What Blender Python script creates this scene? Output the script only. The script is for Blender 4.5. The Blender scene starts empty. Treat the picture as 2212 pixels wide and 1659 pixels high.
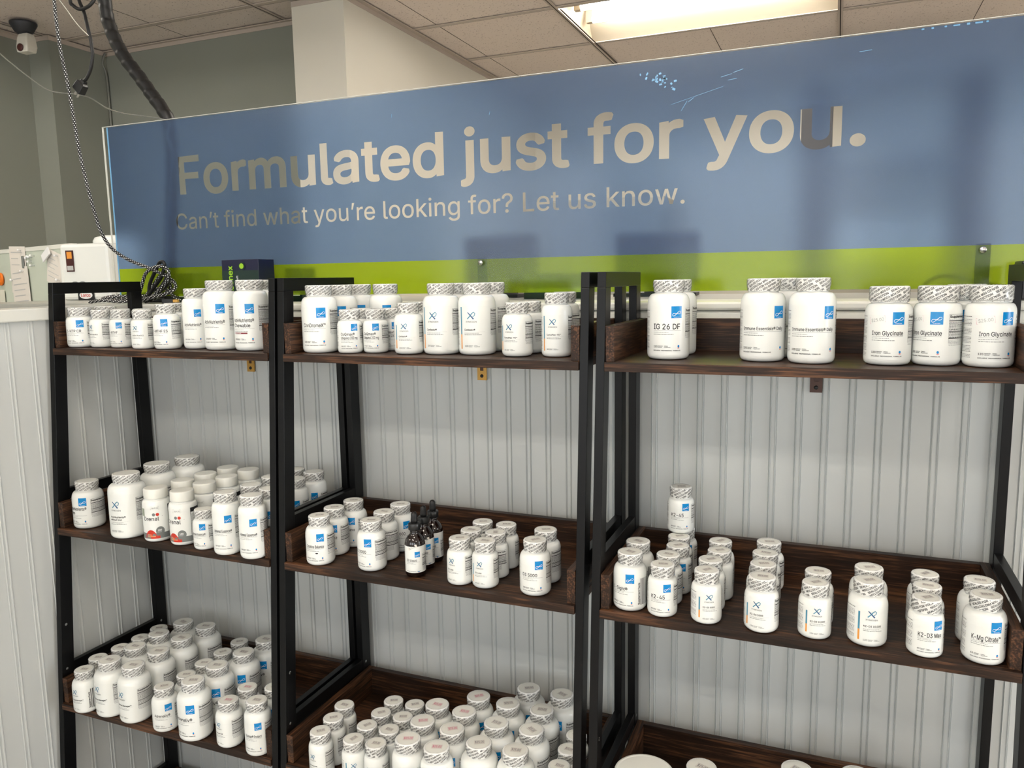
import bpy, math, random, os
import numpy as np
from mathutils import Matrix, Vector
from mathutils.geometry import delaunay_2d_cdt, interpolate_bezier
random.seed(7)
PI = math.pi
sc = bpy.context.scene
COL = sc.collection

# ------------------------------------------------------------------ camera, world, light, exposure
CZ = 1.43                       # eye height; every "z" below is above the floor
YAW, PITCH, ROLL, FPX = 0.393549445, 0.133890178, -0.0169832214, 1686.62441
def cam_axes():
    cy, sy = math.cos(YAW), math.sin(YAW)
    f = Vector((-sy, cy, 0)); r = Vector((cy, sy, 0)); u = Vector((0, 0, 1))
    cp, sp = math.cos(PITCH), math.sin(PITCH)
    f2 = f*cp - u*sp; u2 = u*cp + f*sp
    cr, sr = math.cos(ROLL), math.sin(ROLL)
    return r*cr + u2*sr, u2*cr - r*sr, f2
cd = bpy.data.cameras.new('camera'); cam = bpy.data.objects.new('camera', cd); COL.objects.link(cam)
r3, u3, f3 = cam_axes()
m = Matrix((r3, u3, -f3)).transposed().to_4x4(); m.translation = Vector((0, 0, CZ)); cam.matrix_world = m
cd.sensor_width = 36; cd.lens = FPX/2212*36; cd.clip_start = 0.02; cd.clip_end = 60
sc.camera = cam
sc.cycles.max_bounces = 8
sc.view_settings.view_transform = 'Standard'; sc.view_settings.look = 'None'
sc.view_settings.gamma = 1; sc.view_settings.use_curve_mapping = False
sc.view_settings.exposure = 0.18
w = bpy.data.worlds.new('world'); sc.world = w; w.use_nodes = True
w.node_tree.nodes['Background'].inputs[0].default_value = (.85, .92, 1, 1)
w.node_tree.nodes['Background'].inputs[1].default_value = 0.6

def area(name, loc, rot, sx, sy, power, col):
    d = bpy.data.lights.new(name, 'AREA'); d.shape = 'RECTANGLE'; d.size = sx; d.size_y = sy
    d.energy = power; d.color = col
    o = bpy.data.objects.new(name, d); COL.objects.link(o); o.location = loc; o.rotation_euler = rot
    return o
# daylight through the three shop windows behind the camera
for i, x in enumerate((-2.6, -0.5, 1.6)):
    area('window_daylight', (x, -3.42, 1.62), (PI/2, 0, 0), 1.5, 1.55, 22, (.93, .97, 1))
area('window_daylight', (3.42, .75, 1.30), (PI/2, 0, PI/2), .5, 1.95, 40, (.93, .97, 1))

# ------------------------------------------------------------------ materials
def lin(c):
    return tuple(((v/255)/12.92 if v/255 <= .04045 else ((v/255+.055)/1.055)**2.4) for v in c) + (1,)
def mat(name, rgb, rough=.5, metal=0, spec=.5, bump=0, bscale=60, var=0, vscale=4, coat=0, emit=0, trans=0):
    m_ = bpy.data.materials.new(name); m_.use_nodes = True
    nt = m_.node_tree; b = nt.nodes['Principled BSDF']; L = nt.links
    b.inputs['Base Color'].default_value = lin(rgb); b.inputs['Roughness'].default_value = rough
    b.inputs['Metallic'].default_value = metal; b.inputs['Specular IOR Level'].default_value = spec
    b.inputs['Coat Weight'].default_value = coat
    if emit:
        b.inputs['Emission Color'].default_value = lin(rgb); b.inputs['Emission Strength'].default_value = emit
    if trans: b.inputs['Transmission Weight'].default_value = trans
    if bump or var:
        tc = nt.nodes.new('ShaderNodeTexCoord')
    if var:
        n = nt.nodes.new('ShaderNodeTexNoise'); n.inputs['Scale'].default_value = vscale; n.inputs['Detail'].default_value = 5
        cr = nt.nodes.new('ShaderNodeMapRange'); cr.inputs[3].default_value = 1-var; cr.inputs[4].default_value = 1+var
        mx = nt.nodes.new('ShaderNodeMix'); mx.data_type = 'RGBA'; mx.blend_type = 'MULTIPLY'; mx.inputs[0].default_value = 1
        mx.inputs[6].default_value = lin(rgb)
        L.new(tc.outputs['Object'], n.inputs['Vector']); L.new(n.outputs['Fac'], cr.inputs[0]); L.new(cr.outputs[0], mx.inputs[7])
        L.new(mx.outputs[2], b.inputs['Base Color'])
    if bump:
        n2 = nt.nodes.new('ShaderNodeTexNoise'); n2.inputs['Scale'].default_value = bscale; n2.inputs['Detail'].default_value = 4
        bp = nt.nodes.new('ShaderNodeBump'); bp.inputs['Strength'].default_value = bump; bp.inputs['Distance'].default_value = .002
        L.new(tc.outputs['Object'], n2.inputs['Vector']); L.new(n2.outputs['Fac'], bp.inputs['Height']); L.new(bp.outputs[0], b.inputs['Normal'])
    return m_

def wood_mat(name, axis):
    """rustic brown board, grain running along one axis"""
    m_ = bpy.data.materials.new(name); m_.use_nodes = True
    nt = m_.node_tree; b = nt.nodes['Principled BSDF']; L = nt.links
    tc = nt.nodes.new('ShaderNodeTexCoord')
    def nz(sc_, det, rough=.6, dist=0):
        mp = nt.nodes.new('ShaderNodeMapping'); mp.inputs['Scale'].default_value = sc_
        n = nt.nodes.new('ShaderNodeTexNoise'); n.inputs['Scale'].default_value = 1; n.inputs['Detail'].default_value = det
        n.inputs['Roughness'].default_value = rough; n.inputs['Distortion'].default_value = dist
        L.new(tc.outputs['Object'], mp.inputs['Vector']); L.new(mp.outputs[0], n.inputs['Vector']); return n
    f = [330, 330, 330]; f[axis] = 14
    g = [60, 60, 60]; g[axis] = 5
    h = [14, 14, 14]; h[axis] = 4
    a1, a2, a3 = nz(f, 3), nz(g, 4, .6, .6), nz(h, 3)
    r1 = nt.nodes.new('ShaderNodeValToRGB')
    e = r1.color_ramp.elements; e[0].position = .36; e[0].color = lin((20, 14, 10)); e[1].position = .68; e[1].color = lin((116, 78, 52))
    k = r1.color_ramp.elements.new(.52); k.color = lin((48, 32, 22))
    ad = nt.nodes.new('ShaderNodeMath'); ad.operation = 'MULTIPLY_ADD'; ad.inputs[1].default_value = .45
    m2 = nt.nodes.new('ShaderNodeMath'); m2.operation = 'MULTIPLY_ADD'; m2.inputs[1].default_value = .35
    m3 = nt.nodes.new('ShaderNodeMath'); m3.operation = 'MULTIPLY'; m3.inputs[1].default_value = .25
    L.new(a3.outputs['Fac'], m3.inputs[0]); L.new(a2.outputs['Fac'], m2.inputs[0]); L.new(m3.outputs[0], m2.inputs[2])
    L.new(a1.outputs['Fac'], ad.inputs[0]); L.new(m2.outputs[0], ad.inputs[2]); L.new(ad.outputs[0], r1.inputs[0])
    L.new(r1.outputs[0], b.inputs['Base Color'])
    b.inputs['Roughness'].default_value = .45; b.inputs['Specular IOR Level'].default_value = .28
    bp = nt.nodes.new('ShaderNodeBump'); bp.inputs['Strength'].default_value = .25; bp.inputs['Distance'].default_value = .0006
    L.new(a1.outputs['Fac'], bp.inputs['Height']); L.new(bp.outputs[0], b.inputs['Normal'])
    return m_

def ceiling_mat():
    m_ = mat('acoustic_tile', (176, 158, 144), .9)
    nt = m_.node_tree; b = nt.nodes['Principled BSDF']; L = nt.links
    tc = nt.nodes.new('ShaderNodeTexCoord'); v = nt.nodes.new('ShaderNodeTexNoise'); v.inputs['Scale'].default_value = 120; v.inputs['Detail'].default_value = 3
    r = nt.nodes.new('ShaderNodeValToRGB'); e = r.color_ramp.elements
    e[0].position = .31; e[0].color = lin((168, 150, 139)); e[1].position = .38; e[1].color = lin((226, 212, 202))
    L.new(tc.outputs['Object'], v.inputs['Vector']); L.new(v.outputs['Fac'], r.inputs[0]); L.new(r.outputs[0], b.inputs['Base Color'])
    return m_

def film_mat(name, tint, dif, k):
    """translucent coloured window film: blurs and tints what is behind it"""
    m_ = bpy.data.materials.new(name); m_.use_nodes = True
    nt = m_.node_tree; nt.nodes.clear(); L = nt.links
    out = nt.nodes.new('ShaderNodeOutputMaterial')
    rf = nt.nodes.new('ShaderNodeBsdfRefraction'); rf.inputs['Color'].default_value = tint; rf.distribution = 'BECKMANN'; rf.inputs['Roughness'].default_value = .27; rf.inputs['IOR'].default_value = 1.25
    df = nt.nodes.new('ShaderNodeBsdfDiffuse'); df.inputs['Color'].default_value = dif
    tl = nt.nodes.new('ShaderNodeBsdfTranslucent'); tl.inputs['Color'].default_value = tint
    gl = nt.nodes.new('ShaderNodeBsdfGlossy'); gl.inputs['Roughness'].default_value = .12
    ms = nt.nodes.new('ShaderNodeMixShader'); ms.inputs[0].default_value = k
    mt = nt.nodes.new('ShaderNodeMixShader'); mt.inputs[0].default_value = .35
    mg = nt.nodes.new('ShaderNodeMixShader'); mg.inputs[0].default_value = .010
    L.new(df.outputs[0], mt.inputs[1]); L.new(tl.outputs[0], mt.inputs[2])
    L.new(rf.outputs[0], ms.inputs[1]); L.new(mt.outputs[0], ms.inputs[2])
    L.new(ms.outputs[0], mg.inputs[1]); L.new(gl.outputs[0], mg.inputs[2]); L.new(mg.outputs[0], out.inputs[0])
    return m_

def clear_mat(name, gloss=.03, tint=(1, 1, 1, 1), rough=.02):
    m_ = bpy.data.materials.new(name); m_.use_nodes = True
    nt = m_.node_tree; nt.nodes.clear(); L = nt.links
    out = nt.nodes.new('ShaderNodeOutputMaterial'); t = nt.nodes.new('ShaderNodeBsdfTransparent'); t.inputs[0].default_value = tint
    g = nt.nodes.new('ShaderNodeBsdfGlossy'); g.inputs['Roughness'].default_value = rough
    x = nt.nodes.new('ShaderNodeMixShader'); x.inputs[0].default_value = gloss
    L.new(t.outputs[0], x.inputs[1]); L.new(g.outputs[0], x.inputs[2]); L.new(x.outputs[0], out.inputs[0])
    return m_

M = dict(
    metal=mat('black_metal', (9, 9, 10), .36, 0, .25), wx=wood_mat('wood_x', 0), wy=wood_mat('wood_y', 1),
    bead=mat('white_beadboard', (204, 207, 205), .28, 0, .45, .05, 90), cap=mat('white_trim', (226, 226, 218), .3, 0, .5),
    plastic=mat('white_plastic', (240, 242, 238), .22, 0, .5), lid=mat('white_lid', (238, 238, 230), .35, 0, .5),
    band=mat('seal_band', (240, 240, 236), .16, 0, .6), label=mat('label_paper', (238, 240, 236), .24, 0, .5),
    ink=mat('ink_black', (28, 28, 30), .4), grey=mat('ink_grey', (140, 140, 142), .4), pale=mat('ink_pale', (190, 190, 188), .4),
    blue=mat('logo_blue', (8, 136, 206), .25), teal=mat('stripe_teal', (70, 140, 168), .3), orange=mat('stripe_orange', (232, 154, 66), .3),
    navy=mat('logo_navy', (48, 92, 140), .3), white=mat('print_white', (245, 245, 245), .3), red=mat('print_red', (206, 52, 34), .3),
    maroon=mat('print_maroon', (130, 30, 36), .3), green=mat('print_sage', (150, 160, 140), .35), slate=mat('print_slate', (120, 124, 122), .35),
    pink=mat('print_pink', (216, 120, 150), .4), skin=mat('print_peach', (240, 180, 130), .4),
    wallp=mat('grey_green_paint', (140, 142, 132), .75, 0, .3, .05, 40, .03, 1.5), wallb=mat('beige_paint', (216, 211, 198), .75, 0, .3, .05, 40),
    shopwall=mat('shop_wall_paint', (232, 231, 226), .8), floor=mat('grey_vinyl_floor', (206, 202, 196), .5, 0, .4, 0, 1, .1, 3),
    tile=ceiling_mat(), grid=mat('ceiling_grid', (190, 176, 164), .5), gridd=mat('ceiling_joint', (70, 58, 50), .8),
    counter=mat('grey_laminate', (168, 168, 160), .35), blk=mat('black_rubber', (14, 14, 15), .45), blkp=mat('black_plastic', (24, 25, 26), .35),
    amber=mat('amber_glass_dark', (22, 10, 8), .06, 0, .8), brass=mat('brass_bracket', (196, 150, 70), .4, .3), bronze=mat('dark_bronze', (70, 44, 34), .4, .3),
    steel=mat('bolt_steel', (200, 200, 200), .25, 1), film=film_mat('blue_film', (.55, .69, .88, 1), (.11, .17, .33, 1), .22),
    gfilm=film_mat('green_film', (.74, .87, .16, 1), (.28, .42, .02, 1), .22), acry=clear_mat('clear_acrylic', .011, (1, 1, 1, 1), .16), pane=clear_mat('window_pane', .06),
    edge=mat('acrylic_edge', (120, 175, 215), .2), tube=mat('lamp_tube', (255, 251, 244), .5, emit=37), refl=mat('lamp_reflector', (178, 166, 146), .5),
    sky=mat('outdoor_glow', (225, 235, 245), 1, emit=1.4), strap=mat('strap_metal', (10, 14, 15), .5), cardg=mat('box_dark_green', (16, 44, 38), .4),
    cardn=mat('box_navy', (12, 16, 52), .4), lime=mat('print_lime', (150, 200, 40), .4), wire=mat('grey_wire', (120, 120, 112), .35),
    ivory=mat('ivory_plastic', (224, 220, 208), .4), paper=mat('paper_white', (226, 220, 212), .7), orangep=mat('orange_plastic', (236, 120, 20), .4), photo=mat('sticker_dark', (70, 30, 26), .4),
    screen=mat('screen_black', (12, 13, 16), .15), board=mat('pinboard_white', (196, 204, 190), .5), cab=mat('cabinet_grey', (150, 150, 145), .5), dark=mat('dark_steel', (46, 46, 50), .5),
)

# ------------------------------------------------------------------ object helpers
def tag(o, label=None, cat=None, group=None, kind=None):
    if label: o['label'] = label
    if cat: o['category'] = cat
    if group: o['group'] = group
    if kind: o['kind'] = kind
    return o
def link(name, me, parent=None, loc=None, rot=None):
    o = bpy.data.objects.new(name, me); COL.objects.link(o)
    if parent: o.parent = parent
    if loc: o.location = loc
    if rot: o.rotation_euler = rot
    return o
def empty(name, loc=(0, 0, 0), rz=0, **k):
    o = bpy.data.objects.new(name, None); COL.objects.link(o); o.location = loc; o.rotation_euler = (0, 0, rz); o.empty_display_size = .05
    return tag(o, **k)
class MB:
    """collects faces of several materials into ONE mesh"""
    def __init__(s): s.v = []; s.f = []; s.mi = []; s.sm = []; s.mats = []
    def m(s, k):
        if k not in s.mats: s.mats.append(k)
        return s.mats.index(k)
    def add(s, vs, fs, k, smooth=False):
        b = len(s.v); s.v += [tuple(v) for v in vs]; i = s.m(k)
        for f in fs: s.f.append(tuple(b+q for q in f)); s.mi.append(i); s.sm.append(smooth)
        return s
    def box(s, a, b, k, sh=0):
        (x0, y0, z0), (x1, y1, z1) = a, b
        vs = [(x0, y0, z0), (x1, y0, z0), (x1, y1, z0), (x0, y1, z0), (x0, y0, z1), (x1, y0, z1), (x1, y1, z1), (x0, y1, z1)]
        return s.add(vs, [(0, 3, 2, 1), (4, 5, 6, 7), (0, 1, 5, 4), (1, 2, 6, 5), (2, 3, 7, 6), (3, 0, 4, 7)], k)
    def lathe(s, prof, k, n=40, cx=0, cy=0, rib=None):
        vs = []; fs = []
        for i, (r, z) in enumerate(prof):
            for j in range(n):
                a = 2*PI*j/n; rr = r
                if rib and rib[0] <= i <= rib[1]: rr = r - (rib[2] if j % 2 else 0)
                vs.append((cx+rr*math.cos(a), cy+rr*math.sin(a), z))
        for i in range(len(prof)-1):
            for j in range(n):
                q = (j+1) % n; fs.append((i*n+j, i*n+q, (i+1)*n+q, (i+1)*n+j))
        if prof[0][0] > 1e-6: fs.append(tuple(range(n-1, -1, -1)))
        if prof[-1][0] > 1e-6: fs.append(tuple((len(prof)-1)*n+j for j in range(n)))
        return s.add(vs, fs, k, True)
    def tube(s, pts, r, k, n=10, k2=None, step=0, saw=0):
        P = [Vector(p) for p in pts]
        if step:
            Q = [P[0]]; 
            for a, b in zip(P, P[1:]):
                L = (b-a).length; c = max(1, int(round(L/step)))
                for t in range(1, c+1): Q.append(a.lerp(b, t/c))
            P = Q
        up = Vector((0, 0, 1)); vs = []; A = None
        for i, p in enumerate(P):
            t = (P[min(i+1, len(P)-1)] - P[max(i-1, 0)]).normalized()
            if A is None: A = t.orthogonal().normalized()
            A = (A - t*A.dot(t)).normalized(); Bv = t.cross(A)
            for j in range(n):
                a = 2*PI*j/n; rr = r
                if saw: rr = r*(1 - saw*(((i*step/.034) + j/n) % 1.0))
                vs.append(p + A*math.cos(a)*rr + Bv*math.sin(a)*rr)
        for i in range(len(P)-1):
            for j in range(n):
                q = (j+1) % n; kk = k
                if k2 and i % 2 == 0 and (j + i//2) % 3 == 0: kk = k2
                s.add([], [], kk)
                s.f.append(tuple(len(s.v)+x for x in (i*n+j, i*n+q, (i+1)*n+q, (i+1)*n+j))); s.mi.append(s.m(kk)); s.sm.append(True)
        b = len(s.v); s.v += [tuple(v) for v in vs]
        s.f.append(tuple(b+j for j in range(n-1, -1, -1))); s.mi.append(s.m(k)); s.sm.append(False)
        s.f.append(tuple(b+(len(P)-1)*n+j for j in range(n))); s.mi.append(s.m(k)); s.sm.append(False)
        return s
    def mesh(s, name='mesh'):
        me = bpy.data.meshes.new(name); me.from_pydata(s.v, [], s.f)
        for k in s.mats: me.materials.append(M[k])
        me.polygons.foreach_set('material_index', s.mi); me.polygons.foreach_set('use_smooth', s.sm); me.update()
        return me
    def obj(s, name, parent=None, loc=None, rot=None, bevel=0):
        o = link(name, s.mesh(name), parent, loc, rot)
        if bevel:
            md = o.modifiers.new('bevel', 'BEVEL'); md.width = bevel; md.segments = 2; md.limit_method = 'ANGLE'; md.angle_limit = .6
            md.harden_normals = False
        return o
def spline(pts, per=8):
    P = [Vector(p) for p in pts]; out = []
    for i in range(len(P)-1):
        a, b, c, d = P[max(i-1, 0)], P[i], P[i+1], P[min(i+2, len(P)-1)]
        for t in range(per):
            u = t/per; out.append(.5*((2*b)+(-a+c)*u+(2*a-5*b+4*c-d)*u*u+(-a+3*b-3*c+d)*u**3))
    out.append(P[-1]); return out
def sbox(name, a, b, k, parent=None, kind='structure', bevel=0):
    o = MB().box(a, b, k).obj(name, parent, bevel=bevel)
    if not parent: tag(o, kind=kind)
    return o

# ------------------------------------------------------------------ lettering
FONT = None
try:
    fp = os.path.join(bpy.utils.resource_path('LOCAL'), 'datafiles', 'fonts', 'Inter.woff2')
    FONT = bpy.data.fonts.load(fp)
except Exception:
    FONT = None
_tc = {}; _ol = {}
def outlines(body, res=2, bold=0.0):
    """closed loops of a line of text (size 1), sampled and optionally emboldened"""
    key = (body, res, bold)
    if key in _ol: return _ol[key]
    c = bpy.data.curves.new('t', 'FONT'); c.body = body; c.size = 1
    if FONT: c.font = FONT
    o = bpy.data.objects.new('t', c); COL.objects.link(o)
    for q in bpy.context.view_layer.objects: q.select_set(False)
    o.select_set(True); bpy.context.view_layer.objects.active = o
    bpy.ops.object.convert(target='CURVE'); o = bpy.context.view_layer.objects.active
    loops = []
    for s in o.data.splines:
        bp = s.bezier_points; pts = []
        for i in range(len(bp)):
            a, b = bp[i], bp[(i+1) % len(bp)]
            straight = (a.handle_right-a.co).cross(b.co-a.co).length < 1e-5 and (b.handle_left-b.co).cross(b.co-a.co).length < 1e-5
            seg = [a.co] if straight else interpolate_bezier(a.co, a.handle_right, b.handle_left, b.co, res+2)[:-1]
            for p in seg:
                if not pts or (Vector((p[0], p[1]))-pts[-1]).length > 1e-5: pts.append(Vector((p[0], p[1])))
        if len(pts) > 2 and (pts[0]-pts[-1]).length < 1e-5: pts.pop()
        if len(pts) > 2: loops.append(pts)
    bpy.data.objects.remove(o)
    if bold and loops:
        big = max(loops, key=lambda L: abs(area2(L))); sg = 1 if area2(big) > 0 else -1
        new = []
        for L in loops:
            n = len(L); Q = []
            for i in range(n):
                t = (L[(i+1) % n]-L[i-1]); t = t.normalized() if t.length > 1e-9 else Vector((1, 0))
                Q.append(L[i] + Vector((t.y, -t.x))*bold*sg)
            new.append(Q)
        loops = new
    _ol[key] = loops; return loops
def area2(L): return sum(a.x*b.y-b.x*a.y for a, b in zip(L, L[1:]+L[:1]))/2
def winding(P, loops):
    w_ = np.zeros(len(P), int); x, y = P[:, 0], P[:, 1]
    for L in loops:
        A = np.array([(p[0], p[1]) for p in L]); B = np.roll(A, -1, 0)
        sel = (x > A[:, 0].min()) & (x < A[:, 0].max()) & (y > A[:, 1].min()) & (y < A[:, 1].max())
        if not sel.any(): continue
        X, Y = x[sel][:, None], y[sel][:, None]
        cr = (B[:, 0]-A[:, 0])*(Y-A[:, 1])-(X-A[:, 0])*(B[:, 1]-A[:, 1])
        w_[sel] += ((A[:, 1] <= Y) & (B[:, 1] > Y) & (cr > 0)).sum(1) - ((A[:, 1] > Y) & (B[:, 1] <= Y) & (cr < 0)).sum(1)
    return w_
def fill(loops, keep=lambda w_: w_ != 0):
    co = []; ed = []
    for L in loops:
        b = len(co); co += [Vector((p[0], p[1])) for p in L]; ed += [(b+i, b+(i+1) % len(L)) for i in range(len(L))]
    vs, _, fs, *_r = delaunay_2d_cdt(co, ed, [], 0, 1e-7)
    V = np.array([(v.x, v.y) for v in vs]); F = np.array([f for f in fs if len(f) == 3])
    C_ = V[F].mean(1); k = keep(winding(C_, loops))
    F = F[k]; Q = V[F]
    flip = ((Q[:, 1, 0]-Q[:, 0, 0])*(Q[:, 2, 1]-Q[:, 0, 1])-(Q[:, 1, 1]-Q[:, 0, 1])*(Q[:, 2, 0]-Q[:, 0, 0])) < 0
    F[flip] = F[flip][:, ::-1]
    return [tuple(v) for v in V], [tuple(int(i) for i in f) for f in F]
def glyphs(body, res=2, offset=0.0):
    key = (body, res, offset)
    if key not in _tc:
        L = outlines(body, res, offset); _tc[key] = fill(L) if L else ([], [])
    return _tc[key]
_hv, _ = glyphs('H'); CAPH = max(y for x, y in _hv) - min(y for x, y in _hv)

class Wrap:
    """print laid on a cylinder: s = arc position (m) from the front, z = height"""
    def __init__(s, R): s.R = R; s.mb = MB()
    def p(s, a, z, off): r = s.R+off; return (r*math.sin(a/s.R), -r*math.cos(a/s.R), z)
    def rect(s, s0, z0, s1, z1, k, off=.00025, step=.002):
        n = max(1, int(abs(s1-s0)/step)); vs = []
        for i in range(n+1):
            a = s0+(s1-s0)*i/n; vs += [s.p(a, z0, off), s.p(a, z1, off)]
        s.mb.add(vs, [(2*i, 2*i+2, 2*i+3, 2*i+1) for i in range(n)], k, True)
    def text(s, body, s0, z0, h, k='ink', xs=.88, maxw=None, bold=0, rot=0, off=.0003, res=2, align='l'):
        vs, fs = glyphs(body, res, bold)
        if not vs: return 0
        sc_ = h/CAPH; w_ = (max(x for x, y in vs))*sc_*xs
        if maxw and w_ > maxw: xs *= maxw/w_; w_ = maxw
        if align == 'r': s0 -= w_
        if align == 'c': s0 -= w_/2
        cr, sr = math.cos(rot), math.sin(rot); out = []
        for x, y in vs:
            X, Y = x*sc_*xs, y*sc_
            out.append(s.p(s0+X*cr-Y*sr, z0+X*sr+Y*cr, off))
        s.mb.add(out, fs, k); return w_
    def dash(s, s0, s1, z, h, k, seed=0, off=.00025):
        rr = random.Random(seed); a = s0
        while a < s1:
            b = min(s1, a+rr.uniform(.0012, .0045)); s.rect(a, z, b, z+h, k, off); a = b+.0006
    def ribbon(s, pts, w_, k, off=.0005):
        vs = []; n = len(pts)
        for i, (x, y) in enumerate(pts):
            x0, y0 = pts[max(i-1, 0)]; x1, y1 = pts[min(i+1, n-1)]; d = math.hypot(x1-x0, y1-y0) or 1
            nx, ny = -(y1-y0)/d, (x1-x0)/d; ww = w_(i/(n-1)) if callable(w_) else w_
            vs += [s.p(x+nx*ww/2, y+ny*ww/2, off), s.p(x-nx*ww/2, y-ny*ww/2, off)]
        s.mb.add(vs, [(2*i, 2*i+2, 2*i+3, 2*i+1) for i in range(n-1)], k)
    def disc(s, a, z, r, k, off=.0003, n=16, ry=None, a0=0, a1=2*PI):
        vs = [s.p(a, z, off)]+[s.p(a+r*math.cos(a0+(a1-a0)*i/n), z+(ry or r)*math.sin(a0+(a1-a0)*i/n), off) for i in range(n+1)]
        s.mb.add(vs, [(0, i+1, i+2) for i in range(n)], k)

# class: body diameter, height, cap diameter (mm)
CL = {'S':(48,83,38),'M':(55,95,40),'K':(66,106,48),'T':(55,127,44),'P':(54,111,41),'L':(69,130,50),'Q':(69,123,46),'V':(69,143,54),'X':(78,139,55),'I':(65,116,54),'D':(58,115,50),'R':(38,118,22),'N':(47,93,39),'W':(60,123,46),'U':(52,84,40),'Y':(58,89,47)}
def dims(c):
    d, h, cp = CL[c]; R = d/2000; H = h/1000; rc = cp/2000
    if c in 'ID': ch = .021
    else: ch = .0125 if d > 58 else .0115
    zn = H-ch-(.009 if c not in 'ID' else .004)
    return R, H, rc, ch, zn
def body_mesh(c):
    R, H, rc, ch, zn = dims(c); k = .0075 if R > .025 else .006
    rn = rc*.90; sh = min(.017, R-rn+.006); zs = zn - sh
    P = [(0, .0012), (R*.72, .0012), (R-k, 0), (R-k*.45, k*.18), (R-k*.12, k*.55), (R, k), (R, zs*.5), (R, zs)]
    for i in range(1, 8):
        t = i/7*PI/2; P.append((rn+.0012+(R-rn-.0012)*math.cos(t)**.85 if t < PI/2-.01 else rn+.0012, zs+(sh)*math.sin(t)))
    P += [(rn, zn+.001), (rn, H-ch+.002)]
    return MB().lathe(P, 'plastic', 48).mesh('body')
def cap_mesh(c):
    R, H, rc, ch, zn = dims(c); rr = rc-.0006
    P = [(rr*.9, H-ch), (rr, H-ch), (rr, H-ch+.001), (rr, H-.002), (rr-.0012, H-.0004), (rr-.003, H), (rr*.55, H-.0002), (0.0, H-.0002)]
    mb = MB().lathe(P, 'lid', 96, rib=(1, 3, .0005 if c not in 'ID' else .0008))
    return mb.mesh('cap')
def band_mesh(c):
    R, H, rc, ch, zn = dims(c); rn = rc*.90+.0011; zb = zn+.002
    P = [(rn+.0002, zb), (rn+.0006, zb+.003), (rc-.0003, H-ch-.0005), (rc+.0004, H-ch+.002), (rc+.0005, H-.0015), (rc-.0004, H+.0002), (rc-.0028, H+.0006), (rc-.0034, H+.0004)]
    if c == 'I': P[0] = (rn+.001, zb)
    mb = MB(); n = 64; vs = []
    rr = random.Random(5)
    for i, (r, z) in enumerate(P):
        for j in range(n):
            a = 2*PI*j/n; q = r+(.0004*math.sin(9*a+i*2.1)+.0003*math.sin(23*a+i)) * (1 if i in (0, 1, 6, 7) else .25)
            vs.append((q*math.cos(a), q*math.sin(a), z + (.0007*math.sin(7*a+1) if i == 0 else 0) + (.0003*math.sin(31*a) if i > 5 else 0)))
    mb.add(vs, [(i*n+j, i*n+(j+1) % n, (i+1)*n+(j+1) % n, (i+1)*n+j) for i in range(len(P)-1) for j in range(n)], 'band', True)
    # slanting warning text, every second line upside down, clipped to the band
    prof = [(zb, rn)] + [(z, r) for r, z in P[1:6]] ; prof[-1] = (H-.0005, rc)
    def rad(z):
        for (z0, r0), (z1, r1) in zip(prof, prof[1:]):
            if z <= z1: return r0+(r1-r0)*max(0, (z-z0))/(z1-z0+1e-9)
        return prof[-1][1]
    th = math.radians(30); circ = 2*PI*rc; line = 'SEALED FOR YOUR PROTECTION   '
    tv, tf = glyphs(line, 1, .02); hc = .0031; sc_ = hc/CAPH; wl = max(x for x, y in tv)*sc_*.9+.004
    N = int(circ/(.0052/math.sin(th))); lo, hi = zb+.0004, H-.0004
    for li in range(N):
        s0 = circ*li/N; sh = rr.uniform(0, wl); L = (hi-lo)/math.sin(th)+.006
        for rep in range(-1, 3):
            base = rep*wl-sh
            if base > L or base+wl < -.01: continue
            flip = li % 2
            vs = []; ok = []
            for x, y in tv:
                X, Y = x*sc_*.9, y*sc_
                if flip: X, Y = wl-.004-X, hc-Y
                X += base
                z = lo+X*math.sin(th)+Y*math.cos(th)-.003; a = (s0+X*math.cos(th)-Y*math.sin(th))/rc
                ok.append(lo <= z <= hi); r = rad(z)+.00075
                vs.append((r*math.sin(a), -r*math.cos(a), z))
            fs = [f for f in tf if all(ok[q] for q in f)]
            used = sorted({q for f in fs for q in f}); mp = {q: i for i, q in enumerate(used)}
            mb.add([vs[q] for q in used], [tuple(mp[q] for q in f) for f in fs], 'ink')
    return mb.mesh('shrink_band')

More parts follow.
